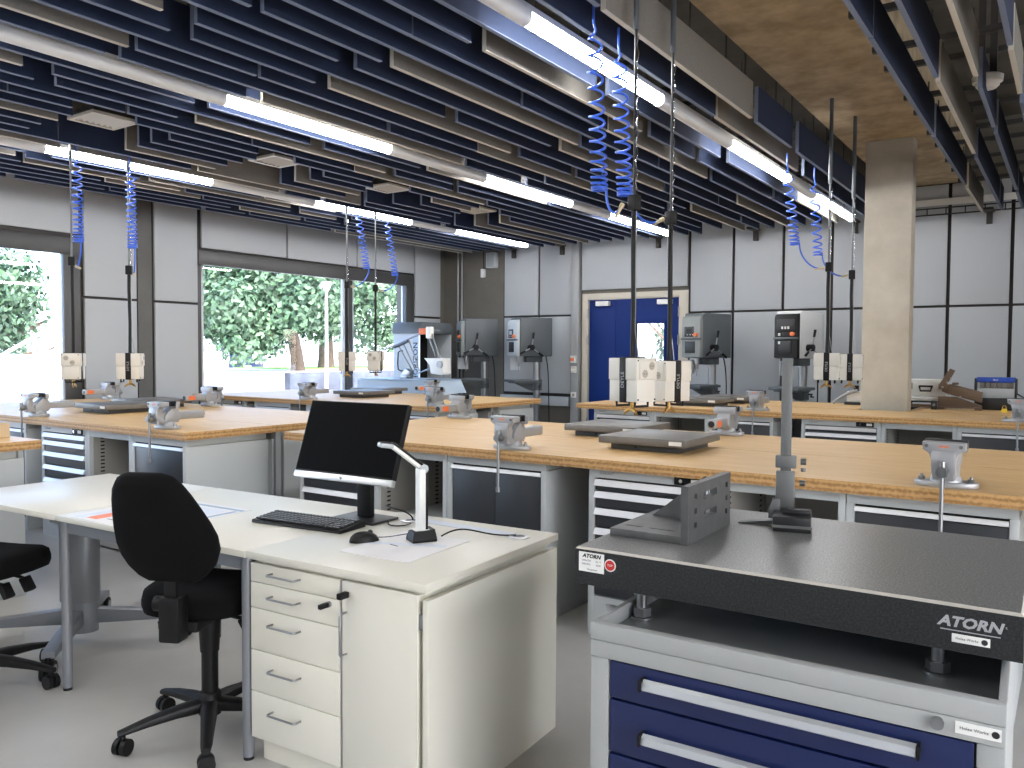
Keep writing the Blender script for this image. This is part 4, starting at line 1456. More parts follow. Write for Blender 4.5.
t = MB().tube(bez(((-2.26, 2.44, ZD + 0.004), (-2.20, 2.32, ZD + 0.004), (-2.12, 2.36, ZD + 0.004), (-2.15, 2.44, ZD + 0.004)), 14), 0.0025, n=6).build('desk_cable', M_['blackp'])
tag(t, 'thin black cable curling beside the monitor foot', 'cable')
t = MB().tube(bez(((-1.885, 2.305, ZD + 0.012), (-1.84, 2.40, ZD + 0.06), (-1.83, 2.44, ZD - 0.01), (-1.685, 2.495, ZD + 0.008)), 20), 0.003, n=6).build('lamp_cable', M_['blackp'])
tag(t, 'black cable running into the far right desk outlet', 'cable')

t = MB().prism(rrect(0.53, 0.51, 0.006), 'xy', 0, 0.0016).build('poster_sheet', M_['paper'], loc=(-3.150, 2.000, 0.7383), rot=(0, 0, R(2.5)))
tag(t, 'printed sheet with orange and blue bands under the chair back on the table', 'printed sheet')
MB().box(-0.17, -0.225, 0.0017, -0.10, 0.16, 0.002).build('orange_band', M_['posterred'], t)
MB().box(-0.255, 0.20, 0.0017, 0.258, 0.225, 0.002).box(0.225, -0.245, 0.0017, 0.25, 0.19, 0.002).build('blue_band', M_['posterblue'], t)
m = MB()
m.box(0.02, 0.03, 0.0017, 0.20, 0.18, 0.0019).box(0.02, -0.2, 0.0017, 0.20, 0.0, 0.0019).box(-0.24, -0.24, 0.0017, -0.17, 0.15, 0.0019)
m.build('picture_field', M_['postertext'], t)
m = MB()
for k in range(5):
    m.box(-0.07, -0.2 + k * 0.05, 0.0017, -0.01, -0.19 + k * 0.05, 0.0019)
m.build('text_lines', M_['printgrey'], t)


# ------------------------------------------------------------------ swivel chairs (facing +y)
def chair(label):
    t = thing('swivel_chair', label, 'chair', (0, 0, 0), 0, 'black swivel chairs')
    # star base
    m = MB()
    m.lathe([(0.0, 0.075), (0.040, 0.075), (0.046, 0.10), (0.042, 0.15), (0.034, 0.16)], 24)
    for k in range(5):
        a = R(224 + 72 * k)
        d = Vector((math.cos(a), math.sin(a), 0))
        n_ = Vector((-d.y, d.x, 0))
        rings = []
        for (r_, z0, z1, w_) in ((0.03, 0.085, 0.140, 0.034), (0.12, 0.085, 0.130, 0.028), (0.22, 0.078, 0.112, 0.023), (0.285, 0.070, 0.095, 0.020), (0.315, 0.066, 0.088, 0.016)):
            p = d * r_
            zm = (z0 + z1) / 2
            h_ = (z1 - z0) / 2
            rings.append([p + n_ * (w_ * math.cos(R(b)) if abs(math.cos(R(b))) < 0.99 else w_ * math.copysign(1, math.cos(R(b)))) + Vector((0, 0, zm + h_ * max(-0.9, min(0.9, math.sin(R(b)) * 1.2)))) for b in range(0, 360, 30)])
        m.loft(rings)
    m.build('star_base', M_['blackp'], t)
    for k in range(5):
        a = R(224 + 72 * k)
        c = Vector((math.cos(a) * 0.30, math.sin(a) * 0.30, 0))
        tw = a + R(40 + 57 * k)
        n_ = Vector((-math.sin(tw), math.cos(tw), 0))
        m = MB()
        for s in (-1, 1):
            m.cyl(c + n_ * s * 0.006 + Vector((0, 0, 0.029)), c + n_ * s * 0.024 + Vector((0, 0, 0.029)), 0.029, n=22)
        m.cyl(c + Vector((0, 0, 0.035)), c + Vector((0, 0, 0.075)), 0.010, n=10)
        m.tube([c + Vector((math.cos(tw) * 0.034 * math.cos(R(b)), math.sin(tw) * 0.034 * math.cos(R(b)), 0.029 + 0.034 * math.sin(R(b)))) for b in range(0, 181, 30)], 0, sq=(0.045, 0.006)) if False else None
        m.build('castor', M_['blackp'], t)
    MB().cyl((0, 0, 0.15), (0, 0, 0.31), 0.030, n=20).cyl((0, 0, 0.31), (0, 0, 0.452), 0.034, 0.042, n=20).build('gas_column', M_['blackp'], t)
    m = MB()
    m.box(-0.075, -0.22, 0.450, 0.075, 0.10, 0.492, b=0.012)
    m.build('mechanism', M_['blackp'], t)
    for (sx, sy) in ((1, -0.05), (1, 0.06), (-1, 0.0)):
        m = MB()
        m.cyl((sx * 0.07, sy, 0.468), (sx * 0.15, sy, 0.455), 0.007, n=10)
        m.box(-0.012, -0.025, -0.055, 0.012, 0.025, 0.01, M=TR(sx * 0.16, sy, 0.45) @ RY(-sx * 30), b=0.006)
        m.build('lever', M_['blackp'], t)
    # seat cushion
    def sup(w, d, n=32, e=3.2, back=0.0):
        out = []
        for i in range(n):
            a = 2 * PI * i / n
            ca, sa = math.cos(a), math.sin(a)
            x = w * math.copysign(abs(ca) ** (2 / e), ca)
            y = d * math.copysign(abs(sa) ** (2 / e), sa)
            x *= 1 - back * (0.5 - y / d / 2)
            out.append((x, y))
        return out
    rings = []
    for (s, z) in ((0.86, 0.430), (0.97, 0.440), (1.0, 0.462), (1.0, 0.480), (0.97, 0.502), (0.88, 0.516), (0.6, 0.524), (0.25, 0.522)):
        rings.append([(x, y + 0.01, z + 0.052 - 0.02 * max(0, (y - 0.1) / 0.12) ** 2 * 0.6 + 0.012 * (abs(x) / 0.22) ** 2 * (1 if z > 0.49 else 0)) for x, y in sup(0.225 * s, 0.218 * s, back=0.10)])
    MB().loft(rings).build('seat', M_['black'], t, ang=60)
    # back post with its adjusting box
    m = MB()
    m.box(-0.038, -0.275, 0.430, 0.038, -0.205, 0.585, b=0.010)
    m.build('back_bracket', M_['blackp'], t)
    MB().tube([(0, -0.245, 0.50), (0, -0.248, 0.60), (0, -0.275, 0.72)], 0, sq=None) if False else None
    MB().box(-0.022, -0.262, 0.57, 0.022, -0.240, 0.72, b=0.005).build('back_post', M_['blackp'], t)
    MB().cyl((-0.038, -0.235, 0.555), (-0.068, -0.235, 0.555), 0.026, n=18).build('adjusting_knob', M_['blackp'], t)
    # backrest, reclined
    hw = [(0.0, 0.10), (0.02, 0.148), (0.06, 0.190), (0.11, 0.214), (0.17, 0.218), (0.23, 0.206), (0.30, 0.184), (0.36, 0.163), (0.41, 0.140), (0.445, 0.112), (0.462, 0.070)]
    hw = [(v, w * 0.82) for v, w in hw]
    out = [(w, v) for v, w in hw] + [(-w, v) for v, w in reversed(hw)]
    cx_, cv = 0.0, 0.21
    rings = []
    for (s, d) in ((0.55, -0.036), (0.90, -0.030), (0.985, -0.014), (1.0, 0.004), (0.985, 0.022), (0.90, 0.036), (0.55, 0.040)):
        rings.append([Vector((u * s, d + 0.9 * (u * s) ** 2 + 0.05 * ((v - cv) * s + 0.02), (cv + (v - cv) * s) * 0.93)) for (u, v) in out])
    Mb = TR(0, -0.225, 0.640) @ RX(29)
    rings = [[Mb @ p for p in r_] for r_ in rings]
    MB().loft(rings).build('backrest', M_['black'], t, ang=60)
    return t


ch = chair('black swivel chair in front of the middle of the white desks')
ch.location = (-2.622, 1.855, 0)
ch.rotation_euler = (0, 0, R(26))
dup(ch, (-3.775, 1.57, 0), R(22), 'black swivel chair cut off by the left picture edge')

# ------------------------------------------------------------------ tool cart with granite plate
t = thing('tool_cart', 'light grey tool cart with dark blue drawers under the granite plate', 'cart', (-0.995, 1.815, 0), R(1.6))
W, D = 0.905, 0.72
m = MB()
m.box(0, 0, 0.08, 0.050, D, 0.655, b=0.004).box(W - 0.050, 0, 0.08, W, D, 0.655, b=0.004).box(0.05, D - 0.03, 0.08, W - 0.05, D, 0.655).box(0.05, 0.01, 0.08, W - 0.05, D - 0.03, 0.11)
m.box(0.0, -0.004, 0.655, W, D, 0.698, b=0.004)
m.build('body', M_['cartgrey'], t)
m = MB()
m.box(0, -0.006, 0.6985, W, 0.024, 0.742, b=0.004).box(0, D - 0.02, 0.6985, W, D, 0.785, b=0.004)
m.prism([(0.026, 0.6985), (D - 0.022, 0.6985), (D - 0.022, 0.785), (0.20, 0.785), (0.026, 0.742)], 'yz', W - 0.016, W, bev=0.002)
m.prism([(0.026, 0.6985), (D - 0.022, 0.6985), (D - 0.022, 0.742), (0.026, 0.742)], 'yz', 0, 0.016, bev=0.002)
m.build('tray_rim', M_['cartgrey'], t)
MB().box(0.018, 0.026, 0.6985, W - 0.018, D - 0.022, 0.7035).build('tray_mat', M_['carttray'], t)
zs = [0.654, 0.556, 0.418, 0.268, 0.115]
for k, (a, b) in enumerate(zip(zs[:-1], zs[1:])):
    d = MB().box(0.054, 0.002, b + 0.003, W - 0.054, 0.03, a - 0.003, b=0.002).build('drawer', M_['cartblue'], t)
    zc = a - (0.034 if k == 0 else 0.070)
    MB().prism([(-0.028, zc - 0.012), (-0.022, zc - 0.016), (-0.008, zc + 0.004), (-0.012, zc + 0.010), (-0.024, zc + 0.004)], 'yz', 0.150, W - 0.155, bev=0.001).build('handle', M_['alu'], d)
    for x in (0.143, W - 0.155):
        MB().box(x, -0.032, zc - 0.017, x + 0.007, 0.002, zc + 0.011, b=0.001).build('handle_end', M_['blackp'], d)
MB().cyl((W - 0.120, -0.004, 0.680), (W - 0.120, -0.014, 0.680), 0.013, n=20).build('lock', M_['steel'], t)
lb = MB().box(W - 0.088, -0.0055, 0.668, W - 0.008, -0.004, 0.692).build('name_plate', M_['white'], t)
MB().text('Holex Works', 0.009, TR(W - 0.055, -0.0057, 0.680) @ FRONT, depth=0.0003).build('lettering', M_['dtext'], lb)
MB().cyl((W - 0.018, -0.0055, 0.680), (W - 0.018, -0.0060, 0.680), 0.007, n=18).build('round_logo', M_['dtext'], lb)
for (x, y) in ((0.08, 0.08), (W - 0.08, 0.08), (0.08, D - 0.08), (W - 0.08, D - 0.08)):
    MB().cyl((x - 0.016, y, 0.04), (x + 0.016, y, 0.04), 0.040, n=24).box(x - 0.022, y - 0.02, 0.035, x + 0.022, y + 0.02, 0.0795).build('castor', M_['blackp'], t)

t = thing('granite_surface_plate', 'thick dark granite measuring plate on bolt feet on the tool cart', 'surface plate', (-1.10, 1.915, 0.80), R(0.9))
W, D = 1.03, 0.775
c = 0.006
MB().box(0, 0, 0, W, D, 0.100 - c).build('side', M_['granite_side'], t)
v0 = [(0, 0, 0.0942), (W, 0, 0.0942), (W, D, 0.0942), (0, D, 0.0942)]
v1 = [(c, c, 0.1002), (W - c, c, 0.1002), (W - c, D - c, 0.1002), (c, D - c, 0.1002)]
m = MB()
m.loft([v0, v1], cap=False)
m.build('chamfer', M_['granite_edge'], t)
MB().box(c, c, 0.0945, W - c, D - c, 0.1003).build('top', M_['granite_top'], t)
m = MB()
m.text('ATORN', 0.030, TR(W - 0.096, -0.0004, 0.062) @ FRONT, shear=0.25, bold=0.0011, sx=1.12, depth=0.0005)
m.box(W - 0.150, -0.0009, 0.0435, W - 0.040, 0.0, 0.0455)
m.text('R', 0.006, TR(W - 0.030, -0.0004, 0.066) @ FRONT)
m.build('maker_lettering', M_['mtext'], t)
lb = MB().box(W - 0.128, -0.0015, 0.020, W - 0.058, 0, 0.038, b=0.0005).build('name_plate', M_['white'], t)
MB().text('Holex Works', 0.0075, TR(W - 0.100, -0.0017, 0.029) @ FRONT, depth=0.0003).build('lettering', M_['dtext'], lb)
MB().cyl((W - 0.068, -0.0015, 0.029), (W - 0.068, -0.0020, 0.029), 0.006, n=18).build('round_logo', M_['dtext'], lb)
lb = MB().prism([(0.012, 0.036), (0.087, 0.036), (0.087, 0.088), (0.012, 0.088)], 'xz', -0.0012, 0).build('data_label', M_['white'], t)
m = MB()
m.text('ATORN', 0.014, TR(0.050, -0.0015, 0.0785) @ FRONT, shear=0.25, bold=0.0006, sx=1.1, depth=0.0003)
m.build('maker_lettering', M_['dtext'], lb)
m = MB()
for k, (tx, x) in enumerate((('1000x750', 0.034), ('DIN 876', 0.034), ('Gr. 0', 0.070), ('2018', 0.070))):
    m.text(tx, 0.0072, TR(x, -0.0015, 0.066 - 0.010 * (k % 2)) @ FRONT, depth=0.0003)
m.text('Hartgestein', 0.0065, TR(0.052, -0.0015, 0.043) @ FRONT, depth=0.0003)
m.build('lettering', M_['printgrey'], lb)
sl = MB().lathe([(0.0165 + (0.001 if k % 2 else 0), 0) for k in range(1)] + [(0.0165, 0.001)], 30, M=TR(0.105, 0, 0.062) @ RX(90)).build('seal_border', M_['white'], t)
m = MB()
m.cyl((0.105, -0.001, 0.062), (0.105, -0.0018, 0.062), 0.0135, n=28)
m.build('red_seal', M_['red'], sl)
m = MB()
m.text('TOP', 0.008, TR(0.105, -0.0019, 0.062) @ FRONT, depth=0.0002)
m.build('lettering', M_['white'], sl)
zf = 0.7037 - 0.80
for (x, y) in ((0.150, 0.105), (W - 0.165, 0.125), (0.20, D - 0.24), (W - 0.20, D - 0.24)):
    m = MB()
    m.cyl((x, y, zf), (x, y, zf + 0.006), 0.030, n=28).cyl((x, y, zf + 0.006), (x, y, 0.0), 0.014, n=16)
    m.cyl((x, y, zf + 0.008), (x, y, zf + 0.030), 0.026, n=6).cyl((x, y, -0.030), (x, y, -0.012), 0.026, n=6)
    m.build('levelling_bolt', M_['steel'], t)

# angle plate
zg = 0.9006
t = thing('angle_plate', 'grey iron angle plate with slots standing on the granite plate', 'angle plate', (-0.873, 2.09, zg), R(1))
m = MB()
m.box(-0.212, 0, 0, 0, 0.345, 0.022, b=0.0015)
m.prism([(-0.022, 0.0222), (-0.022, 0.155), (-0.185, 0.0222)], 'xz', 0.235, 0.255)
m.build('base', M_['iron'], t)
m = MB()
# upright plate with real slots: strips left between the openings
ys = [0.0, 0.035, 0.060, 0.125, 0.255, 0.315, 0.340, 0.375]
def plate_cells():
    holes = []
    for z in (0.055, 0.110):
        holes.append((0.12, 0.225, z - 0.010 + 0.01, z + 0.010 + 0.01))
    for z in (0.045, 0.085, 0.125):
        holes.append((0.045, 0.065, z - 0.007, z + 0.009))
        holes.append((0.300, 0.318, z - 0.007, z + 0.009))
    return holes
hs = plate_cells()
yy = sorted({0.0, 0.345} | {h[0] for h in hs} | {h[1] for h in hs})
zz = sorted({0.0, 0.160} | {h[2] for h in hs} | {h[3] for h in hs})
def inh(y, z):
    return any(h[0] < y < h[1] and h[2] < z < h[3] for h in hs)
grid = {}
bmv = {}
def V(x, y, z):
    k = (x, round(y, 5), round(z, 5))
    if k not in bmv:
        bmv[k] = m.bm.verts.new(k)
    return bmv[k]
def quad(*p):
    try:
        m.bm.faces.new([V(*q) for q in p])
    except ValueError:
        pass
xa, xb = -0.0215, 0.0
for i in range(len(yy) - 1):
    for j in range(len(zz) - 1):
        if inh((yy[i] + yy[i + 1]) / 2, (zz[j] + zz[j + 1]) / 2):
            continue
        y0, y1, z0, z1 = yy[i], yy[i + 1], zz[j] + 0.0222 * 0, zz[j + 1]
        quad((xb, y0, z0), (xb, y1, z0), (xb, y1, z1), (xb, y0, z1))
        quad((xa, y0, z0), (xa, y0, z1), (xa, y1, z1), (xa, y1, z0))
        for (dy, dz, p) in ((-1, 0, ((xa, y0, z0), (xb, y0, z0), (xb, y0, z1), (xa, y0, z1))), (1, 0, ((xa, y1, z0), (xa, y1, z1), (xb, y1, z1), (xb, y1, z0))),
                            (0, -1, ((xa, y0, z0), (xa, y1, z0), (xb, y1, z0), (xb, y0, z0))), (0, 1, ((xa, y0, z1), (xb, y0, z1), (xb, y1, z1), (xa, y1, z1)))):
            ii, jj = i + dy, j + dz
            if ii < 0 or jj < 0 or ii >= len(yy) - 1 or jj >= len(zz) - 1 or inh((yy[ii] + yy[ii + 1]) / 2, (zz[jj] + zz[jj + 1]) / 2):
                quad(*p)
bmesh.ops.recalc_face_normals(m.bm, faces=m.bm.faces[:])
m.build('upright', M_['iron'], t, loc=(0.022, 0, 0))
m = MB()
for (x0, x1) in ((-0.19, -0.14), (-0.115, -0.04)):
    m.box(x0, 0.055, 0.0222, x1, 0.066, 0.0232).box(x0, 0.295, 0.0222, x1, 0.306, 0.0232)
m.build('base_slot', M_['blackm'], t)

# height gauge
t = thing('height_gauge', 'grey vernier height gauge with a tall beam on the granite plate', 'height gauge', (-0.700, 2.515, zg), R(14))
MB().box(-0.045, -0.095, 0, 0.062, 0.06, 0.045, b=0.004).build('foot', M_['blackm'], t)
MB().box(-0.047, -0.097, 0.012, 0.064, 0.0, 0.020).build('foot_groove', M_['dsteel'], t)
MB().box(-0.030, 0.012, 0.045, 0.001, 0.024, 0.508, b=0.001).build('beam', M_['dsteel'], t)
MB().cyl((0.0, 0.045, 0.045), (0.0, 0.045, 0.07), 0.012, n=12).box(-0.02, -0.055, 0.0455, 0.06, -0.03, 0.06, b=0.003).build('clamp', M_['blackm'], t)
m = MB()
m.box(-0.042, 0.004, 0.055, 0.012, 0.034, 0.165, b=0.003).box(-0.044, 0.002, 0.175, 0.016, 0.036, 0.212, b=0.003).cyl((0.036, 0.018, 0.165), (0.036, 0.018, 0.176), 0.007, n=14)
m.build('slider', M_['dsteel'], t)
MB().cyl((0.028, 0.018, 0.195), (0.044, 0.018, 0.195), 0.010, n=14).cyl((0.026, 0.018, 0.13), (0.042, 0.018, 0.13), 0.009, n=14).build('thumb_screw', M_['steel'], t)
m = MB()
m.prism([(-0.028, 0.045), (-0.028, 0.080), (-0.050, 0.080), (-0.062, 0.045), (-0.062, 0.020), (-0.045, 0.020)], 'xz', 0.0, 0.016, bev=0.001)
m.prism([(-0.045, 0.016), (-0.15, 0.003), (-0.15, 0.001), (-0.06, 0.004), (-0.045, 0.004)], 'xz', -0.012, 0.018)
m.build('scriber', M_['dsteel'], t)
# ------------------------------------------------------------------ drill presses
def drill(label, style):
    """operator side towards -y, origin on the floor at the middle of the column"""
    t = thing('drill_press', label, 'drill press', (0, 0, 0), 0, 'pillar drill presses')
    frontm = {'a': M_['machl'], 'b': M_['machine'], 'c': M_['blackp'], 'd': M_['machine']}[style]
    sidem = {'a': M_['machd'], 'b': M_['machd'], 'c': M_['film'], 'd': M_['machd']}[style]  # style d: corner shade put into the dark housing colour
    MB().box(-0.22, -0.40, 0, 0.22, 0.16, 0.07, b=0.015).build('foot', M_['machd'], t)
    m = MB()
    m.lathe([(0.12, 0.07), (0.11, 0.09), (0.075, 0.18), (0.07, 0.24), (0.0, 0.24)], 28)
    m.build('column_socket', M_['machd'], t)
    MB().cyl((0, 0, 0.24), (0, 0, 1.50), 0.052, n=24).build('column', M_['steel'], t)
    # table with its bracket
    tb = MB().box(-0.20, -0.46, 0.985, 0.20, -0.06, 1.020, b=0.006).box(-0.16, -0.40, 0.965, 0.16, -0.1, 0.985).build('table', M_['machd'], t)
    m = MB()
    m.prism([(-0.36, 0.965), (-0.09, 0.85), (-0.055, 0.85), (-0.055, 0.985), (-0.36, 0.985)], 'yz', -0.045, 0.045, bev=0.008)
    m.cyl((0, 0, 0.86), (0, 0, 1.02), 0.080, n=24)
    m.build('table_bracket', M_['machd'], t)
    m = MB()
    m.tube([(0.07, 0, 0.93), (0.13, 0, 0.93), (0.135, -0.05, 0.90), (0.18, -0.05, 0.90)], 0.009)
    m.build('table_crank', M_['blackm'], t)
    # head: light front housing and taller dark belt housing behind
    m = MB()
    m.prism([(-0.42, 1.38), (-0.36, 1.37), (-0.36, 1.91), (-0.40, 1.90), (-0.42, 1.86)], 'yz', -0.155, 0.155, bev=0.010)
    hd = m.build('front_housing', frontm, t)
    MB().box(-0.165, -0.36, 1.37, 0.165, 0.18, 1.945, b=0.018, seg=3).build('belt_housing', sidem, t)
    m = MB()
    m.box(-0.06, -0.20, 1.28, 0.06, 0.07, 1.38, b=0.01)
    m.build('quill_body', M_['machd'], t)
    # operator panels
    m = MB()
    if style == 'c':
        m.box(-0.12, -0.432, 1.70, 0.12, -0.42, 1.84, b=0.004)
    else:
        m.box(-0.105, -0.428, 1.64, 0.055, -0.42, 1.77, b=0.003)
    m.build('display', M_['blackm'], hd)
    if style != 'c':
        MB().box(-0.07, -0.4285, 1.69, 0.02, -0.428, 1.745).build('display_glass', M_['machl'] if style == 'a' else M_['blackp'], hd)
    pn = MB().box(-0.16, -0.435, 1.60, 0.16, -0.40, 1.625, b=0.004).build('shelf_lip', M_['machd'], hd)
    m = MB()
    m.cyl((0.095, -0.42, 1.665), (0.095, -0.455, 1.665), 0.026, n=18)
    m.build('stop_button', M_['orange'], hd)
    MB().box(-0.09, -0.430, 1.43, 0.075, -0.418, 1.58, b=0.004).build('lower_panel', M_['blackm'], hd)
    if style == 'c':
        for (x, z) in ((-0.08, 1.66), (-0.08, 1.56), (-0.04, 1.74), (0.0, 1.74), (0.04, 1.74)):
            MB().box(x - 0.012, -0.4365, z - 0.016, x + 0.012, -0.41, z + 0.016, b=0.002).build('push_button', M_['white'], hd)
    else:
        for x in (-0.05, 0.0, 0.04):
            MB().cyl((x, -0.42, 1.665), (x, -0.434, 1.665), 0.008, n=12).build('push_button', M_['machl'], hd)
    # spindle, chuck, swarf guard
    m = MB()
    m.cyl((0, -0.30, 1.37), (0, -0.30, 1.30), 0.034, n=20).cyl((0, -0.30, 1.30), (0, -0.30, 1.22), 0.026, 0.018, n=20).cyl((0, -0.30, 1.22), (0, -0.30, 1.13), 0.006, n=10)
    m.build('spindle', M_['steel'], t)
    MB().box(-0.09, -0.40, 1.16, -0.083, -0.24, 1.34).build('chip_guard', M_['winlight'], t)
    # feed hub with three levers on the right side
    hb = MB().cyl((0.165, -0.20, 1.50), (0.245, -0.20, 1.50), 0.042, n=20).build('feed_hub', M_['blackp'], t)
    for a in (85, 205, 325):
        d = Vector((0.12, math.cos(R(a)), math.sin(R(a)))).normalized()
        p = Vector((0.225, -0.20, 1.50))
        lv = MB().cyl(p + d * 0.03, p + d * 0.20, 0.008, n=10).build('feed_lever', M_['steel'], t)
        MB().cyl(p + d * 0.13, p + d * 0.22, 0.014, 0.017, n=12).build('grip', M_['blackp'], lv)
    MB().tube(bez(((0.10, 0.10, 1.38), (0.16, 0.14, 1.1), (0.10, 0.14, 0.9), (0.13, 0.16, 0.02)), 16), 0.008, n=8).build('cable', M_['blackp'], t)
    return t


d = drill('drill press with grey light front standing in the dark corner', 'd')
d.location = (-7.68, 10.45, 0)
d.rotation_euler = (0, 0, R(-38))
d = drill('drill press with pale front between corner and blue door', 'a')
d.location = (-6.70, 10.45, 0)
d.rotation_euler = (0, 0, R(-30))
d = drill('grey drill press right of the blue door', 'b')
d.location = (-3.95, 10.45, 0)
d.rotation_euler = (0, 0, R(-20))
d = drill('drill press with black front and film wrapped housing behind the height gauge', 'c')
d.location = (-2.78, 10.45, 0)
d.rotation_euler = (0, 0, R(-14))

# ------------------------------------------------------------------ dark machine cabinet, pale tray and tapping arm by the window
t = thing('blasting_cabinet', 'dark topped machine cabinet with pale side and black opening by the window', 'machine cabinet', (-8.52, 9.27, 0))
m = MB()
m.box(0, 0, 0, 0.52, 0.012, 1.70, b=0.002).box(0, 0.012, 0, 0.012, 0.74, 1.70).box(0, 0.728, 0, 0.52, 0.74, 1.70, b=0.002).box(0.012, 0.012, 0, 0.52, 0.728, 0.70)
m.build('body', M_['machl'], t)
MB().box(0.014, 0.014, 0.701, 0.05, 0.726, 1.695).build('interior', M_['blackp'], t)
m = MB()
m.prism([(-0.015, 1.70), (0.76, 1.70), (0.76, 1.80), (0.71, 1.87), (0.035, 1.87), (-0.015, 1.80)], 'yz', -0.01, 0.535, bev=0.004)
m.build('hood', M_['machd'], t)
MB().box(0.505, -0.004, 0.9, 0.522, 0.0135, 1.70).box(0.505, 0.735, 0.9, 0.522, 0.744, 1.70).build('edge_profile', M_['alu'], t)
lb = MB().box(0.385, -0.002, 0.90, 0.50, 0.0, 1.66).build('lettering_strip', M_['hood'], t)
MB().text('HORIZON', 0.125, TR(0.442, -0.0022, 1.28) @ FRONT @ RZ(90), bold=0.002).build('lettering', M_['dtext'], lb)
MB().tube([(0.18, -0.002, 1.44), (0.18, -0.04, 1.44), (0.14, -0.05, 1.42), (0.13, -0.05, 1.25), (0.14, -0.05, 1.16), (0.18, -0.04, 1.14), (0.18, -0.002, 1.14)], 0.010).build('handle', M_['blackp'], t)
MB().text('Werktec', 0.05, TR(0.5355, 0.37, 1.755) @ RZ(90) @ FRONT).build('maker_lettering', M_['mtext'], t)

t = thing('tapping_table', 'pale blue tray on a grey stand behind the window bench', 'tray table', (-8.30, 8.30, 0))
MB().box(0.05, 0.05, 0, 1.20, 0.72, 0.86, b=0.006).build('stand', M_['machl'], t)
m = MB()
m.loft([[(0.0, 0.0, 0.86), (1.32, 0.0, 0.86), (1.32, 0.78, 0.86), (0.0, 0.78, 0.86)], [(0.0, -0.02, 1.03), (1.22, -0.02, 1.04), (1.22, 0.78, 1.04), (0.0, 0.78, 1.03)]])
m.build('tray', M_['tray'], t)
MB().box(-0.01, -0.03, 1.0405, 1.23, 0.79, 1.052, b=0.003).build('tray_rim', M_['hood'], t)

t = thing('tapping_machine', 'tapping arm of thin parallel rods with an orange joint and white motor', 'machine', (-7.72, 8.70, 1.0525))
def P2(x, z, y=0.0):
    k = 8.70 / 9.4
    return Vector((x * k + 7.72, y, (z - 1.42) * k + 1.42 - 1.0525))
MB().box(-0.10, -0.06, 0.0, 0.04, 0.06, 0.04, b=0.006).prism([(-0.10, 0.04), (0.06, 0.04), (0.08, 0.09), (-0.02, 0.14), (-0.06, 0.10)], 'xz', -0.04, 0.04, bev=0.004).build('base', M_['steel'], t)
for (a, b, n_) in (((-8.528, 1.499), (-8.25, 1.13), 'rod'), ((-8.447, 1.56), (-8.20, 1.15), 'rod'), ((-8.33, 1.60), (-8.12, 1.14), 'rod'), ((-8.82, 1.46), (-8.03, 1.735), 'rod'), ((-8.60, 1.53), (-8.08, 1.70), 'rod'), ((-7.951, 1.693), (-7.70, 1.14), 'rod'), ((-7.893, 1.737), (-7.62, 1.12), 'rod'), ((-8.165, 1.10), (-7.777, 1.219), 'rod')):
    MB().cyl(P2(*a), P2(*b), 0.010, n=10).build('rod', M_['steel'], t)
MB().cyl(P2(-8.60, 1.50, -0.02), P2(-8.33, 1.59, -0.02), 0.024, n=12).build('link_bracket', M_['machd'], t)
p = P2(-8.01, 1.735)
MB().box(p.x - 0.09, -0.03, p.z - 0.045, p.x + 0.04, 0.03, p.z + 0.04, b=0.006).build('orange_joint', M_['orange'], t)
MB().box(p.x + 0.04, -0.035, p.z - 0.10, p.x + 0.13, 0.035, p.z + 0.06, M=None, b=0.01).build('joint_cap', M_['white'], t)
a, b = P2(-7.95, 1.336), P2(-7.60, 1.089)
m = MB()
m.prism([(a.x, a.z), (b.x, a.z + 0.0), (b.x + 0.01, b.z + 0.02), (b.x - 0.02, b.z), (a.x + 0.12, b.z + 0.02), (a.x + 0.10, a.z - 0.10)], 'xz', -0.09, 0.09, bev=0.01)
m.build('motor_cover', M_['white'], t)
MB().cyl((b.x - 0.03, -0.092, (a.z + b.z) / 2 + 0.03), (b.x - 0.03, -0.115, (a.z + b.z) / 2 + 0.03), 0.05, n=10).build('star_knob', M_['steel'], t)
q = P2(-7.58, 1.0)
MB().cyl((b.x - 0.04, 0, b.z), (b.x - 0.04, 0, 0.02), 0.012, n=12).build('tap_spindle', M_['steel'], t)

# ------------------------------------------------------------------ things on the rear bench right of the column
ZBn = 0.9005
t = thing('flat_case', 'flat light grey case under the white case beside the column', 'case', (-1.20, 9.05, ZBn))
m = MB()
for (x, y) in ((-0.16, -0.08), (0.14, -0.08), (-0.16, 0.12), (0.14, 0.12)):
    m.box(x - 0.012, y - 0.012, 0, x + 0.012, y + 0.012, 0.055)
m.box(-0.19, -0.11, 0.055, 0.19, 0.16, 0.07)
m.build('stand', M_['blackm'], t)
MB().box(-0.19, -0.11, 0.0705, 0.19, 0.16, 0.115, b=0.006).build('body', M_['white'], t)
MB().box(-0.191, -0.111, 0.090, 0.191, -0.1085, 0.094).build('seam', M_['greymid'], t)
t = thing('tool_case', 'white tool case with a black handle beside the column', 'case', (-1.20, 9.05, ZBn + 0.1155))
MB().box(-0.17, -0.10, 0.0, 0.17, 0.14, 0.165, b=0.012).build('body', M_['white'], t)
m = MB()
m.tube([(-0.055, -0.10, 0.10), (-0.055, -0.125, 0.10), (-0.045, -0.128, 0.055), (0.045, -0.128, 0.055), (0.055, -0.125, 0.10), (0.055, -0.10, 0.10), ], 0.009)
m.tube([(-0.055, -0.125, 0.10), (0.055, -0.125, 0.10)], 0.009)
m.build('handle', M_['blackp'], t)
for x in (-0.13, 0.12):
    MB().box(x - 0.012, -0.106, 0.07, x + 0.012, -0.0995, 0.13, b=0.002).build('latch', M_['steel'], t)
t = thing('pipe_clamp', 'dark metal clamp tool lying in front of the flat case', 'clamp', (-1.20, 8.78, ZBn), R(4))
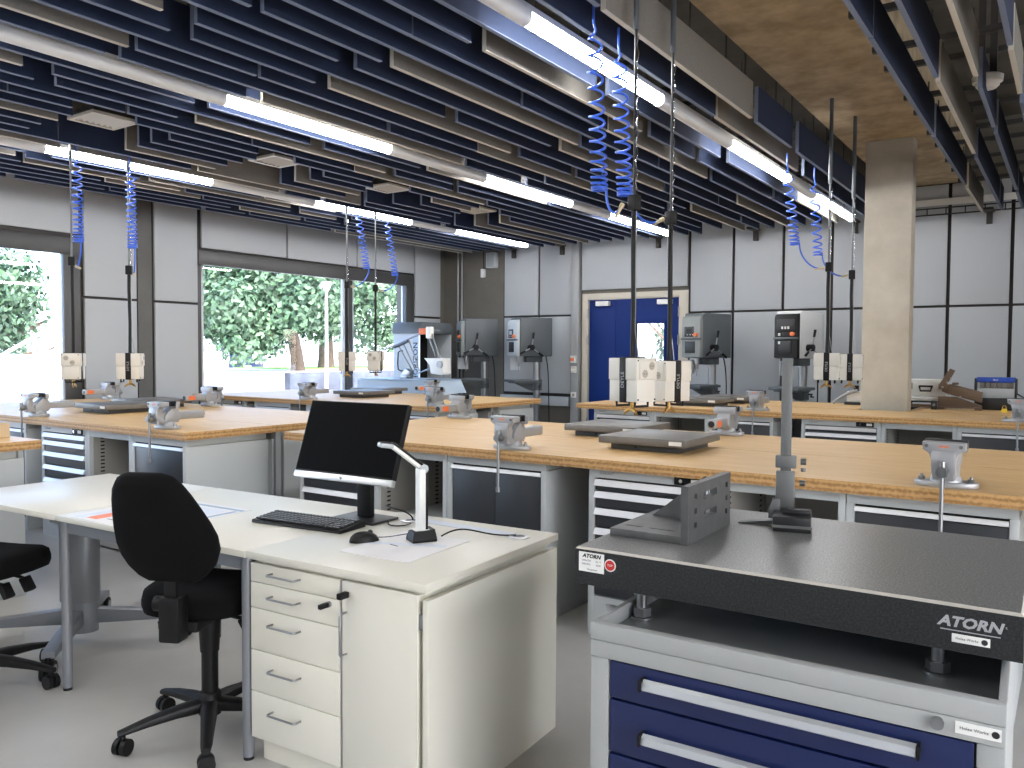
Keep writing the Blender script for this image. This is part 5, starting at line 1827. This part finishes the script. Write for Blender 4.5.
MB().cyl((-0.17, 0, 0.035), (0.09, 0, 0.035), 0.014, n=12).build('bar', M_['brown'], t)
MB().box(0.07, -0.03, 0, 0.125, 0.03, 0.085, b=0.008).build('jaw', M_['blackm'], t)
MB().box(-0.20, -0.025, 0, -0.16, 0.025, 0.065, b=0.006).build('end_jaw', M_['brown'], t)
MB().cyl((0.097, -0.05, 0.045), (0.097, 0.05, 0.045), 0.012, n=12).build('screw', M_['steel'], t)

t = thing('lever_shear', 'brown hand lever shear on the bench right of the column', 'lever shear', (-0.98, 8.86, ZBn), R(3))
m = MB()
m.prism([(-0.10, 0.02), (-0.05, 0.02), (-0.05, 0.0), (-0.10, 0.0)], 'xz', -0.04, 0.04)
m.prism([(0.21, 0.0), (0.27, 0.0), (0.27, 0.02), (0.21, 0.02)], 'xz', -0.04, 0.04)
m.prism([(-0.10, 0.02), (0.27, 0.02), (0.27, 0.045), (0.06, 0.125), (-0.10, 0.125)], 'xz', -0.012, 0.012, bev=0.002)
m.box(-0.10, -0.04, 0.018, 0.27, 0.04, 0.028)
m.build('frame', M_['brown'], t)
MB().prism([(-0.07, 0.175), (0.00, 0.145), (0.17, 0.10), (0.27, 0.075), (0.275, 0.175), (0.02, 0.245), (-0.06, 0.24)], 'xz', -0.034, -0.013, bev=0.003).build('blade_arm', M_['brown'], t)
m = MB()
m.prism([(-0.10, 0.20), (-0.04, 0.185), (-0.015, 0.25), (0.045, 0.375), (0.0, 0.395), (-0.055, 0.30), (-0.085, 0.25)], 'xz', -0.055, -0.035, bev=0.003)
m.build('lever', M_['brown'], t)
m = MB()
for (x, z) in ((-0.06, 0.215), (0.09, 0.125), (0.01, 0.30), (-0.02, 0.26)):
    m.cyl((x, -0.034, z), (x, -0.062, z), 0.010, n=10)
m.build('pivot_bolt', M_['steel'], t)
MB().box(0.02, -0.05, 0.24, 0.075, -0.01, 0.262, b=0.004).build('stop_block', M_['brown'], t)

t = thing('sheet_bender', 'small sheet bending machine with a blue top bar on the bench', 'bending machine', (-0.62, 9.12, ZBn))
MB().box(-0.17, -0.09, 0, 0.19, 0.09, 0.115, b=0.006).build('stand', M_['blackm'], t)
MB().box(-0.15, -0.06, 0.1155, 0.16, 0.06, 0.205, b=0.004).build('bed', M_['machl'], t)
m = MB()
for i in range(6):
    x = -0.13 + i * 0.047
    m.box(x, -0.045, 0.2055, x + 0.042, 0.03, 0.262, b=0.002)
m.build('segment_row', M_['ironpl'], t)
MB().box(-0.155, -0.06, 0.2625, 0.165, 0.05, 0.312, b=0.006).build('top_bar', M_['blueplast'], t)
MB().text('fasti', 0.026, TR(0.0, -0.0605, 0.288) @ FRONT, shear=0.2).build('lettering', M_['white'], t)
for x in (-0.168, 0.166):
    MB().box(x - 0.006, -0.07, 0.12, x + 0.012, 0.05, 0.30, b=0.003).build('side_cheek', M_['blackm'], t)
MB().tube([(0.18, -0.07, 0.16), (0.23, -0.10, 0.13), (0.27, -0.12, 0.125)], 0.008).build('lever', M_['blackm'], t)
t = thing('padlock', 'small yellow and brass lock lying beside the bending machine', 'padlock', (-0.52, 8.72, ZBn))
MB().box(-0.022, -0.012, 0, 0.022, 0.012, 0.034, b=0.004).build('body', M_['yellow'], t)
MB().tube([(-0.014, 0, 0.034), (-0.014, 0, 0.05), (-0.008, 0, 0.062), (0.008, 0, 0.062), (0.014, 0, 0.05), (0.014, 0, 0.034)], 0.004).build('shackle', M_['brass'], t)
t = thing('grinding_stand', 'small white device with a grey curved arm left of the column foot', 'device', (-1.86, 9.08, ZBn))
MB().box(-0.09, -0.06, 0.03, 0.05, 0.08, 0.14, b=0.008).build('housing', M_['white'], t)
MB().box(-0.11, -0.08, 0, 0.07, 0.09, 0.03, b=0.006).build('foot', M_['blackm'], t)
MB().tube([(0.02, -0.085, 0.15), (-0.05, -0.085, 0.13), (-0.13, -0.085, 0.085), (-0.20, -0.085, 0.03), (-0.22, -0.085, 0.012)], 0.016).build('arm', M_['greymid'], t)
MB().cyl((-0.01, 0, 0.14), (-0.01, 0, 0.20), 0.026, n=16).build('knob', M_['blackp'], t)

# ------------------------------------------------------------------ outside
def ground_quad():
    m = MB()
    x0, x1 = XL - 0.35, -140
    m._faces([(x0, -60, -0.12), (x0, 140, -0.12), (x1, 140, 1.2), (x1, -60, 1.2)], [(0, 1, 2, 3)])
    m._faces([(x0, 11.35, -0.12), (60, 11.35, -0.12), (60, 140, -0.12), (x0, 140, -0.12)], [(0, 1, 2, 3)])
    m._faces([(XR + 0.35, -60, -0.12), (60, -60, -0.12), (60, 11.35, -0.12), (XR + 0.35, 11.35, -0.12)], [(0, 1, 2, 3)])
    return m
struct(ground_quad().build('outside_ground', M_['pave']))
lawn = MB().box(-30, 18.8, -0.1, -22.3, 48, 0.70, b=0.05).build('outside_lawn', M_['pave'])
struct(lawn)
struct(MB().box(-29.5, 22.2, 0.7005, -25.6, 47, 0.74).build('outside_grass', M_['grass']))
t = MB().box(-22.29, 18.8, -0.1, -22.0, 40, 0.70, b=0.01).build('garden_wall', M_['render'])
tag(t, 'low pale stained wall outside in front of the big trees', 'wall')

def crown_mesh(rg, blobs, n, size, mats, name, parent):
    m = MB()
    tot = sum(b[3] ** 2 for b in blobs)
    for (bx_, by_, bz_, br, sq) in blobs:
        k = int(n * br * br / tot)
        m.ell((bx_, by_, bz_), (br * 0.72, br * 0.72, br * sq * 0.72), 12, 8) if False else None
        for _ in range(k):
            v = Vector((rg.gauss(0, 1), rg.gauss(0, 1), rg.gauss(0, 1))).normalized()
            rr = br * (0.40 + 0.64 * rg.random())
            p = Vector((bx_, by_, bz_)) + Vector((v.x * rr, v.y * rr, v.z * rr * sq))
            nrm = (v + Vector((rg.uniform(-0.8, 0.8), rg.uniform(-0.8, 0.8), rg.uniform(-0.3, 0.9)))).normalized()
            q = nrm.to_track_quat('Z', 'Y') @ Quaternion((0, 0, 1), rg.uniform(0, 6.28))
            s = size * rg.uniform(0.6, 1.25)
            m.mi = 0 if rg.random() < 0.55 else 1
            pts = [p + q @ Vector(c) for c in ((-s, 0, 0), (-0.2 * s, -0.55 * s, 0.12 * s), (s, 0, -0.1 * s), (-0.2 * s, 0.55 * s, 0.12 * s))]
            m._faces(pts, [(0, 1, 2, 3)])
    return m.build(name, mats, parent)


def tree(label, loc, trunk_h, trunk_r, blobs, n, size, seed, lean=(0, 0)):
    rg = random.Random(seed)
    t = thing('tree', label, 'tree', loc, 0, 'trees outside the windows')
    lx, ly = lean
    m = MB()
    m.tube([(0, 0, -0.2), (lx * 0.3, ly * 0.3, trunk_h * 0.4), (lx, ly, trunk_h), (lx * 1.4, ly * 1.4, trunk_h * 1.9)], [trunk_r * 1.25, trunk_r, trunk_r * 0.8, trunk_r * 0.4], n=12)
    for k in range(5):
        a = rg.uniform(0, 6.28)
        m.tube([(lx, ly, trunk_h * (0.85 + 0.1 * k)), (lx + math.cos(a) * 1.2, ly + math.sin(a) * 1.2, trunk_h * (1.2 + 0.15 * k)), (lx + math.cos(a) * 2.2, ly + math.sin(a) * 2.2, trunk_h * (1.5 + 0.2 * k))], [trunk_r * 0.45, trunk_r * 0.3, trunk_r * 0.1], n=7)
    m.build('trunk', M_['bark'], t)
    crown_mesh(rg, blobs, n, size, [M_['leaf'], M_['leafl']], 'crown', t)
    return t


def blobset(seed, c, R_, n, rr):
    rg = random.Random(seed)
    out = [(c[0], c[1], c[2], R_ * 0.62, 0.8)]
    for _ in range(n):
        v = Vector((rg.gauss(0, 1), rg.gauss(0, 1), rg.gauss(0, 0.8))).normalized() * R_ * rg.uniform(0.5, 0.85)
        out.append((c[0] + v.x, c[1] + v.y, c[2] + v.z * 0.75, rr * rg.uniform(0.75, 1.25), 0.85))
    return out


tree('broad leafy tree behind the garden wall in the middle of the big window', (-24.0, 20.9, 0.7), 1.5, 0.24, blobset(3, (0, -1.0, 3.0), 3.4, 18, 1.15) + [(0.6, -2.9, 1.0, 1.0, 0.8), (0.4, -1.8, 1.2, 0.9, 0.8), (0.3, 1.0, 1.7, 0.9, 0.8), (0.8, -3.6, 2.2, 1.1, 0.9)], 20000, 0.125, 11, (0.0, -0.3))
tree('leafy tree behind the lamp post at the right of the big window', (-26.5, 24.6, 0.7), 1.7, 0.32, blobset(5, (0, 0.8, 3.6), 3.2, 16, 1.2) + [(0.8, 1.8, 1.6, 1.1, 0.9), (0.8, 3.0, 1.8, 1.2, 0.9), (0.6, -0.6, 1.9, 0.9, 0.8)], 13000, 0.14, 12, (0, 0))
tree('darker tree at the left edge of the big window, further back', (-36.0, 24.3, 0.3), 3.0, 0.30, blobset(8, (0, 0.6, 5.4), 3.8, 16, 1.4) + [(0.5, 1.2, 2.6, 1.2, 0.8)], 11000, 0.19, 13, (0, 0.2))
tree('tall bushy tree seen through the left window', (-24.5, 10.0, 0.0), 1.0, 0.3, blobset(15, (0, -0.2, 3.2), 2.3, 18, 0.95) + [(0.2, 0.3, 1.2, 1.1, 0.9), (0.5, -0.8, 1.0, 1.2, 0.9), (0.3, -1.6, 1.5, 1.3, 0.9), (0, -2.5, 2.2, 1.7, 0.9), (0.4, -2.2, 0.9, 1.2, 0.9)], 22000, 0.11, 14, (0, 0))
tree('small tree seen through the pane of the blue door', (-7.3, 18.0, -0.1), 1.2, 0.15, blobset(21, (0, 0, 2.1), 1.3, 8, 0.6), 3000, 0.10, 15, (0, 0))

t = thing('street_lamp', 'slim white street lamp before the trees outside', 'street lamp', (-19.8, 18.4, 0.0))
MB().cyl((0, 0, -0.1), (0, 0, 3.35), 0.055, 0.04, n=14).build('pole', M_['white'], t)
MB().lathe([(0.05, 3.35), (0.10, 3.40), (0.13, 3.52), (0.16, 3.60), (0.16, 3.64), (0.0, 3.66)], 20).build('lamp_head', M_['machl'], t)

def car(name, label, loc, rz, body, win='carwin'):
    t = thing(name, label, 'car', loc, rz)
    m = MB()
    prof_ = [(-2.05, 0.30), (2.05, 0.30), (2.10, 0.55), (2.02, 0.80), (1.15, 0.92), (0.55, 1.38), (-1.0, 1.42), (-1.75, 0.98), (-2.08, 0.90), (-2.12, 0.55)]
    m.prism(prof_, 'xz', -0.86, 0.86, bev=0.06)
    m.build('body', body, t)
    m = MB()
    m.prism([(1.04, 0.95), (0.53, 1.335), (-0.95, 1.37), (-1.55, 0.99)], 'xz', -0.868, 0.868, bev=0.01)
    m.box(-0.02, -0.70, 0.0, 0.02, 0.70, 0.50, M=TR(0.87, 0, 0.93) @ RY(-53))
    m.build('windows', M_[win], t)
    for x in (-1.3, 1.32):
        for y in (-0.80, 0.80):
            wh = MB().cyl((x, y - 0.09, 0.31), (x, y + 0.09, 0.31), 0.31, n=28).build('wheel', M_['blackp'], t)
            MB().cyl((x, y - 0.095, 0.31), (x, y + 0.095, 0.31), 0.19, n=20).build('rim', M_['alu'], wh)
    m = MB()
    for y in (-0.62, 0.62):
        m.box(2.02, y - 0.16, 0.62, 2.12, y + 0.16, 0.76, b=0.02)
    m.build('headlight', M_['white'], t)
    MB().box(2.08, -0.26, 0.42, 2.125, 0.26, 0.53).build('number_plate', M_['white'], t)
    return t


car('parked_car', 'dark blue car parked under the trees outside the big window', (-37.0, 28.6, 0.15), R(-38), M_['carblue'])
car('parked_car', 'pale blue car close outside the left window', (-17.3, 7.2, -0.05), R(100), M_['carpale'], 'carwinp')

def walker(label, loc, rz, swing):
    t = thing('person', label, 'person', loc, rz, 'two people walking outside')
    def chain(pts, name, mt):
        me = bpy.data.meshes.new(name)
        vs = [p[0] for p in pts]
        es = [(p[2], i) for i, p in enumerate(pts) if p[2] is not None]
        me.from_pydata(vs, es, [])
        o = bpy.data.objects.new(name, me)
        C.objects.link(o)
        o.modifiers.new('s', 'SKIN')
        for i, p in enumerate(pts):
            me.skin_vertices[0].data[i].radius = (p[1], p[1])
            me.skin_vertices[0].data[i].use_root = (i == 0)
        md = o.modifiers.new('d', 'SUBSURF')
        md.levels = md.render_levels = 2
        dg = bpy.context.evaluated_depsgraph_get()
        nm = bpy.data.meshes.new_from_object(o.evaluated_get(dg))
        bpy.data.objects.remove(o)
        nm.materials.clear()
        nm.materials.append(mt)
        for f in nm.polygons:
            f.use_smooth = True
        ob = bpy.data.objects.new(name, nm)
        C.objects.link(ob)
        ob.parent = t
        return ob
    s = swing
    chain([((0, 0, 0.95), 0.14, None), ((0, 0, 1.15), 0.135, 0), ((0, 0, 1.38), 0.16, 1), ((0, 0, 1.50), 0.07, 2), ((0, 0.01, 1.56), 0.06, 3), ((0, 0.02, 1.66), 0.10, 4), ((0, 0.01, 1.74), 0.075, 5),
           ((0.19, 0, 1.40), 0.06, 2), ((0.24, -0.05 * s, 1.13), 0.045, 7), ((0.24, 0.10 * s, 0.90), 0.035, 8), ((0.24, 0.13 * s, 0.82), 0.04, 9),
           ((-0.19, 0, 1.40), 0.06, 2), ((-0.24, 0.05 * s, 1.13), 0.045, 11), ((-0.24, 0.16 * s, 0.90), 0.035, 12), ((-0.24, 0.20 * s, 0.82), 0.04, 13),
           ((0.10, 0, 0.85), 0.095, 0), ((0.10, 0.12 * s, 0.48), 0.065, 15), ((0.10, 0.02 * s, 0.08), 0.045, 16), ((0.10, 0.14 * s, 0.04), 0.04, 17),
           ((-0.10, 0, 0.85), 0.095, 0), ((-0.10, -0.10 * s, 0.48), 0.065, 19), ((-0.10, -0.30 * s, 0.10), 0.045, 20), ((-0.10, -0.20 * s, 0.04), 0.04, 21)], 'body', M_['cloth1'])
    MB().ell((0, 0.0, 1.72), (0.095, 0.11, 0.08), 14, 8).build('hair', M_['bark'], t)
    return t


walker('person in dark clothes walking left of the dark car outside', (-56.0, 41.2, 0.42), 0.6, 1)
walker('person in dark clothes walking next to the dark car outside', (-55.0, 42.6, 0.42), 0.8, -1)
t = thing('stair_railing', 'sloping grey stair railing outside the left window', 'railing', (-21.0, 9.0, 0.0))
for z in (0.0, 0.45):
    MB().tube([(0, 0.1, 0.75 + z), (0, 2.6, 2.25 + z)], 0.045, n=8).build('rail', M_['greymid'], t)
for k in range(4):
    y = 0.3 + k * 0.7
    MB().cyl((0, y, -0.1), (0, y, 0.75 + (y - 0.1) * 0.6 + 0.45), 0.045, n=8).build('post', M_['greymid'], t)
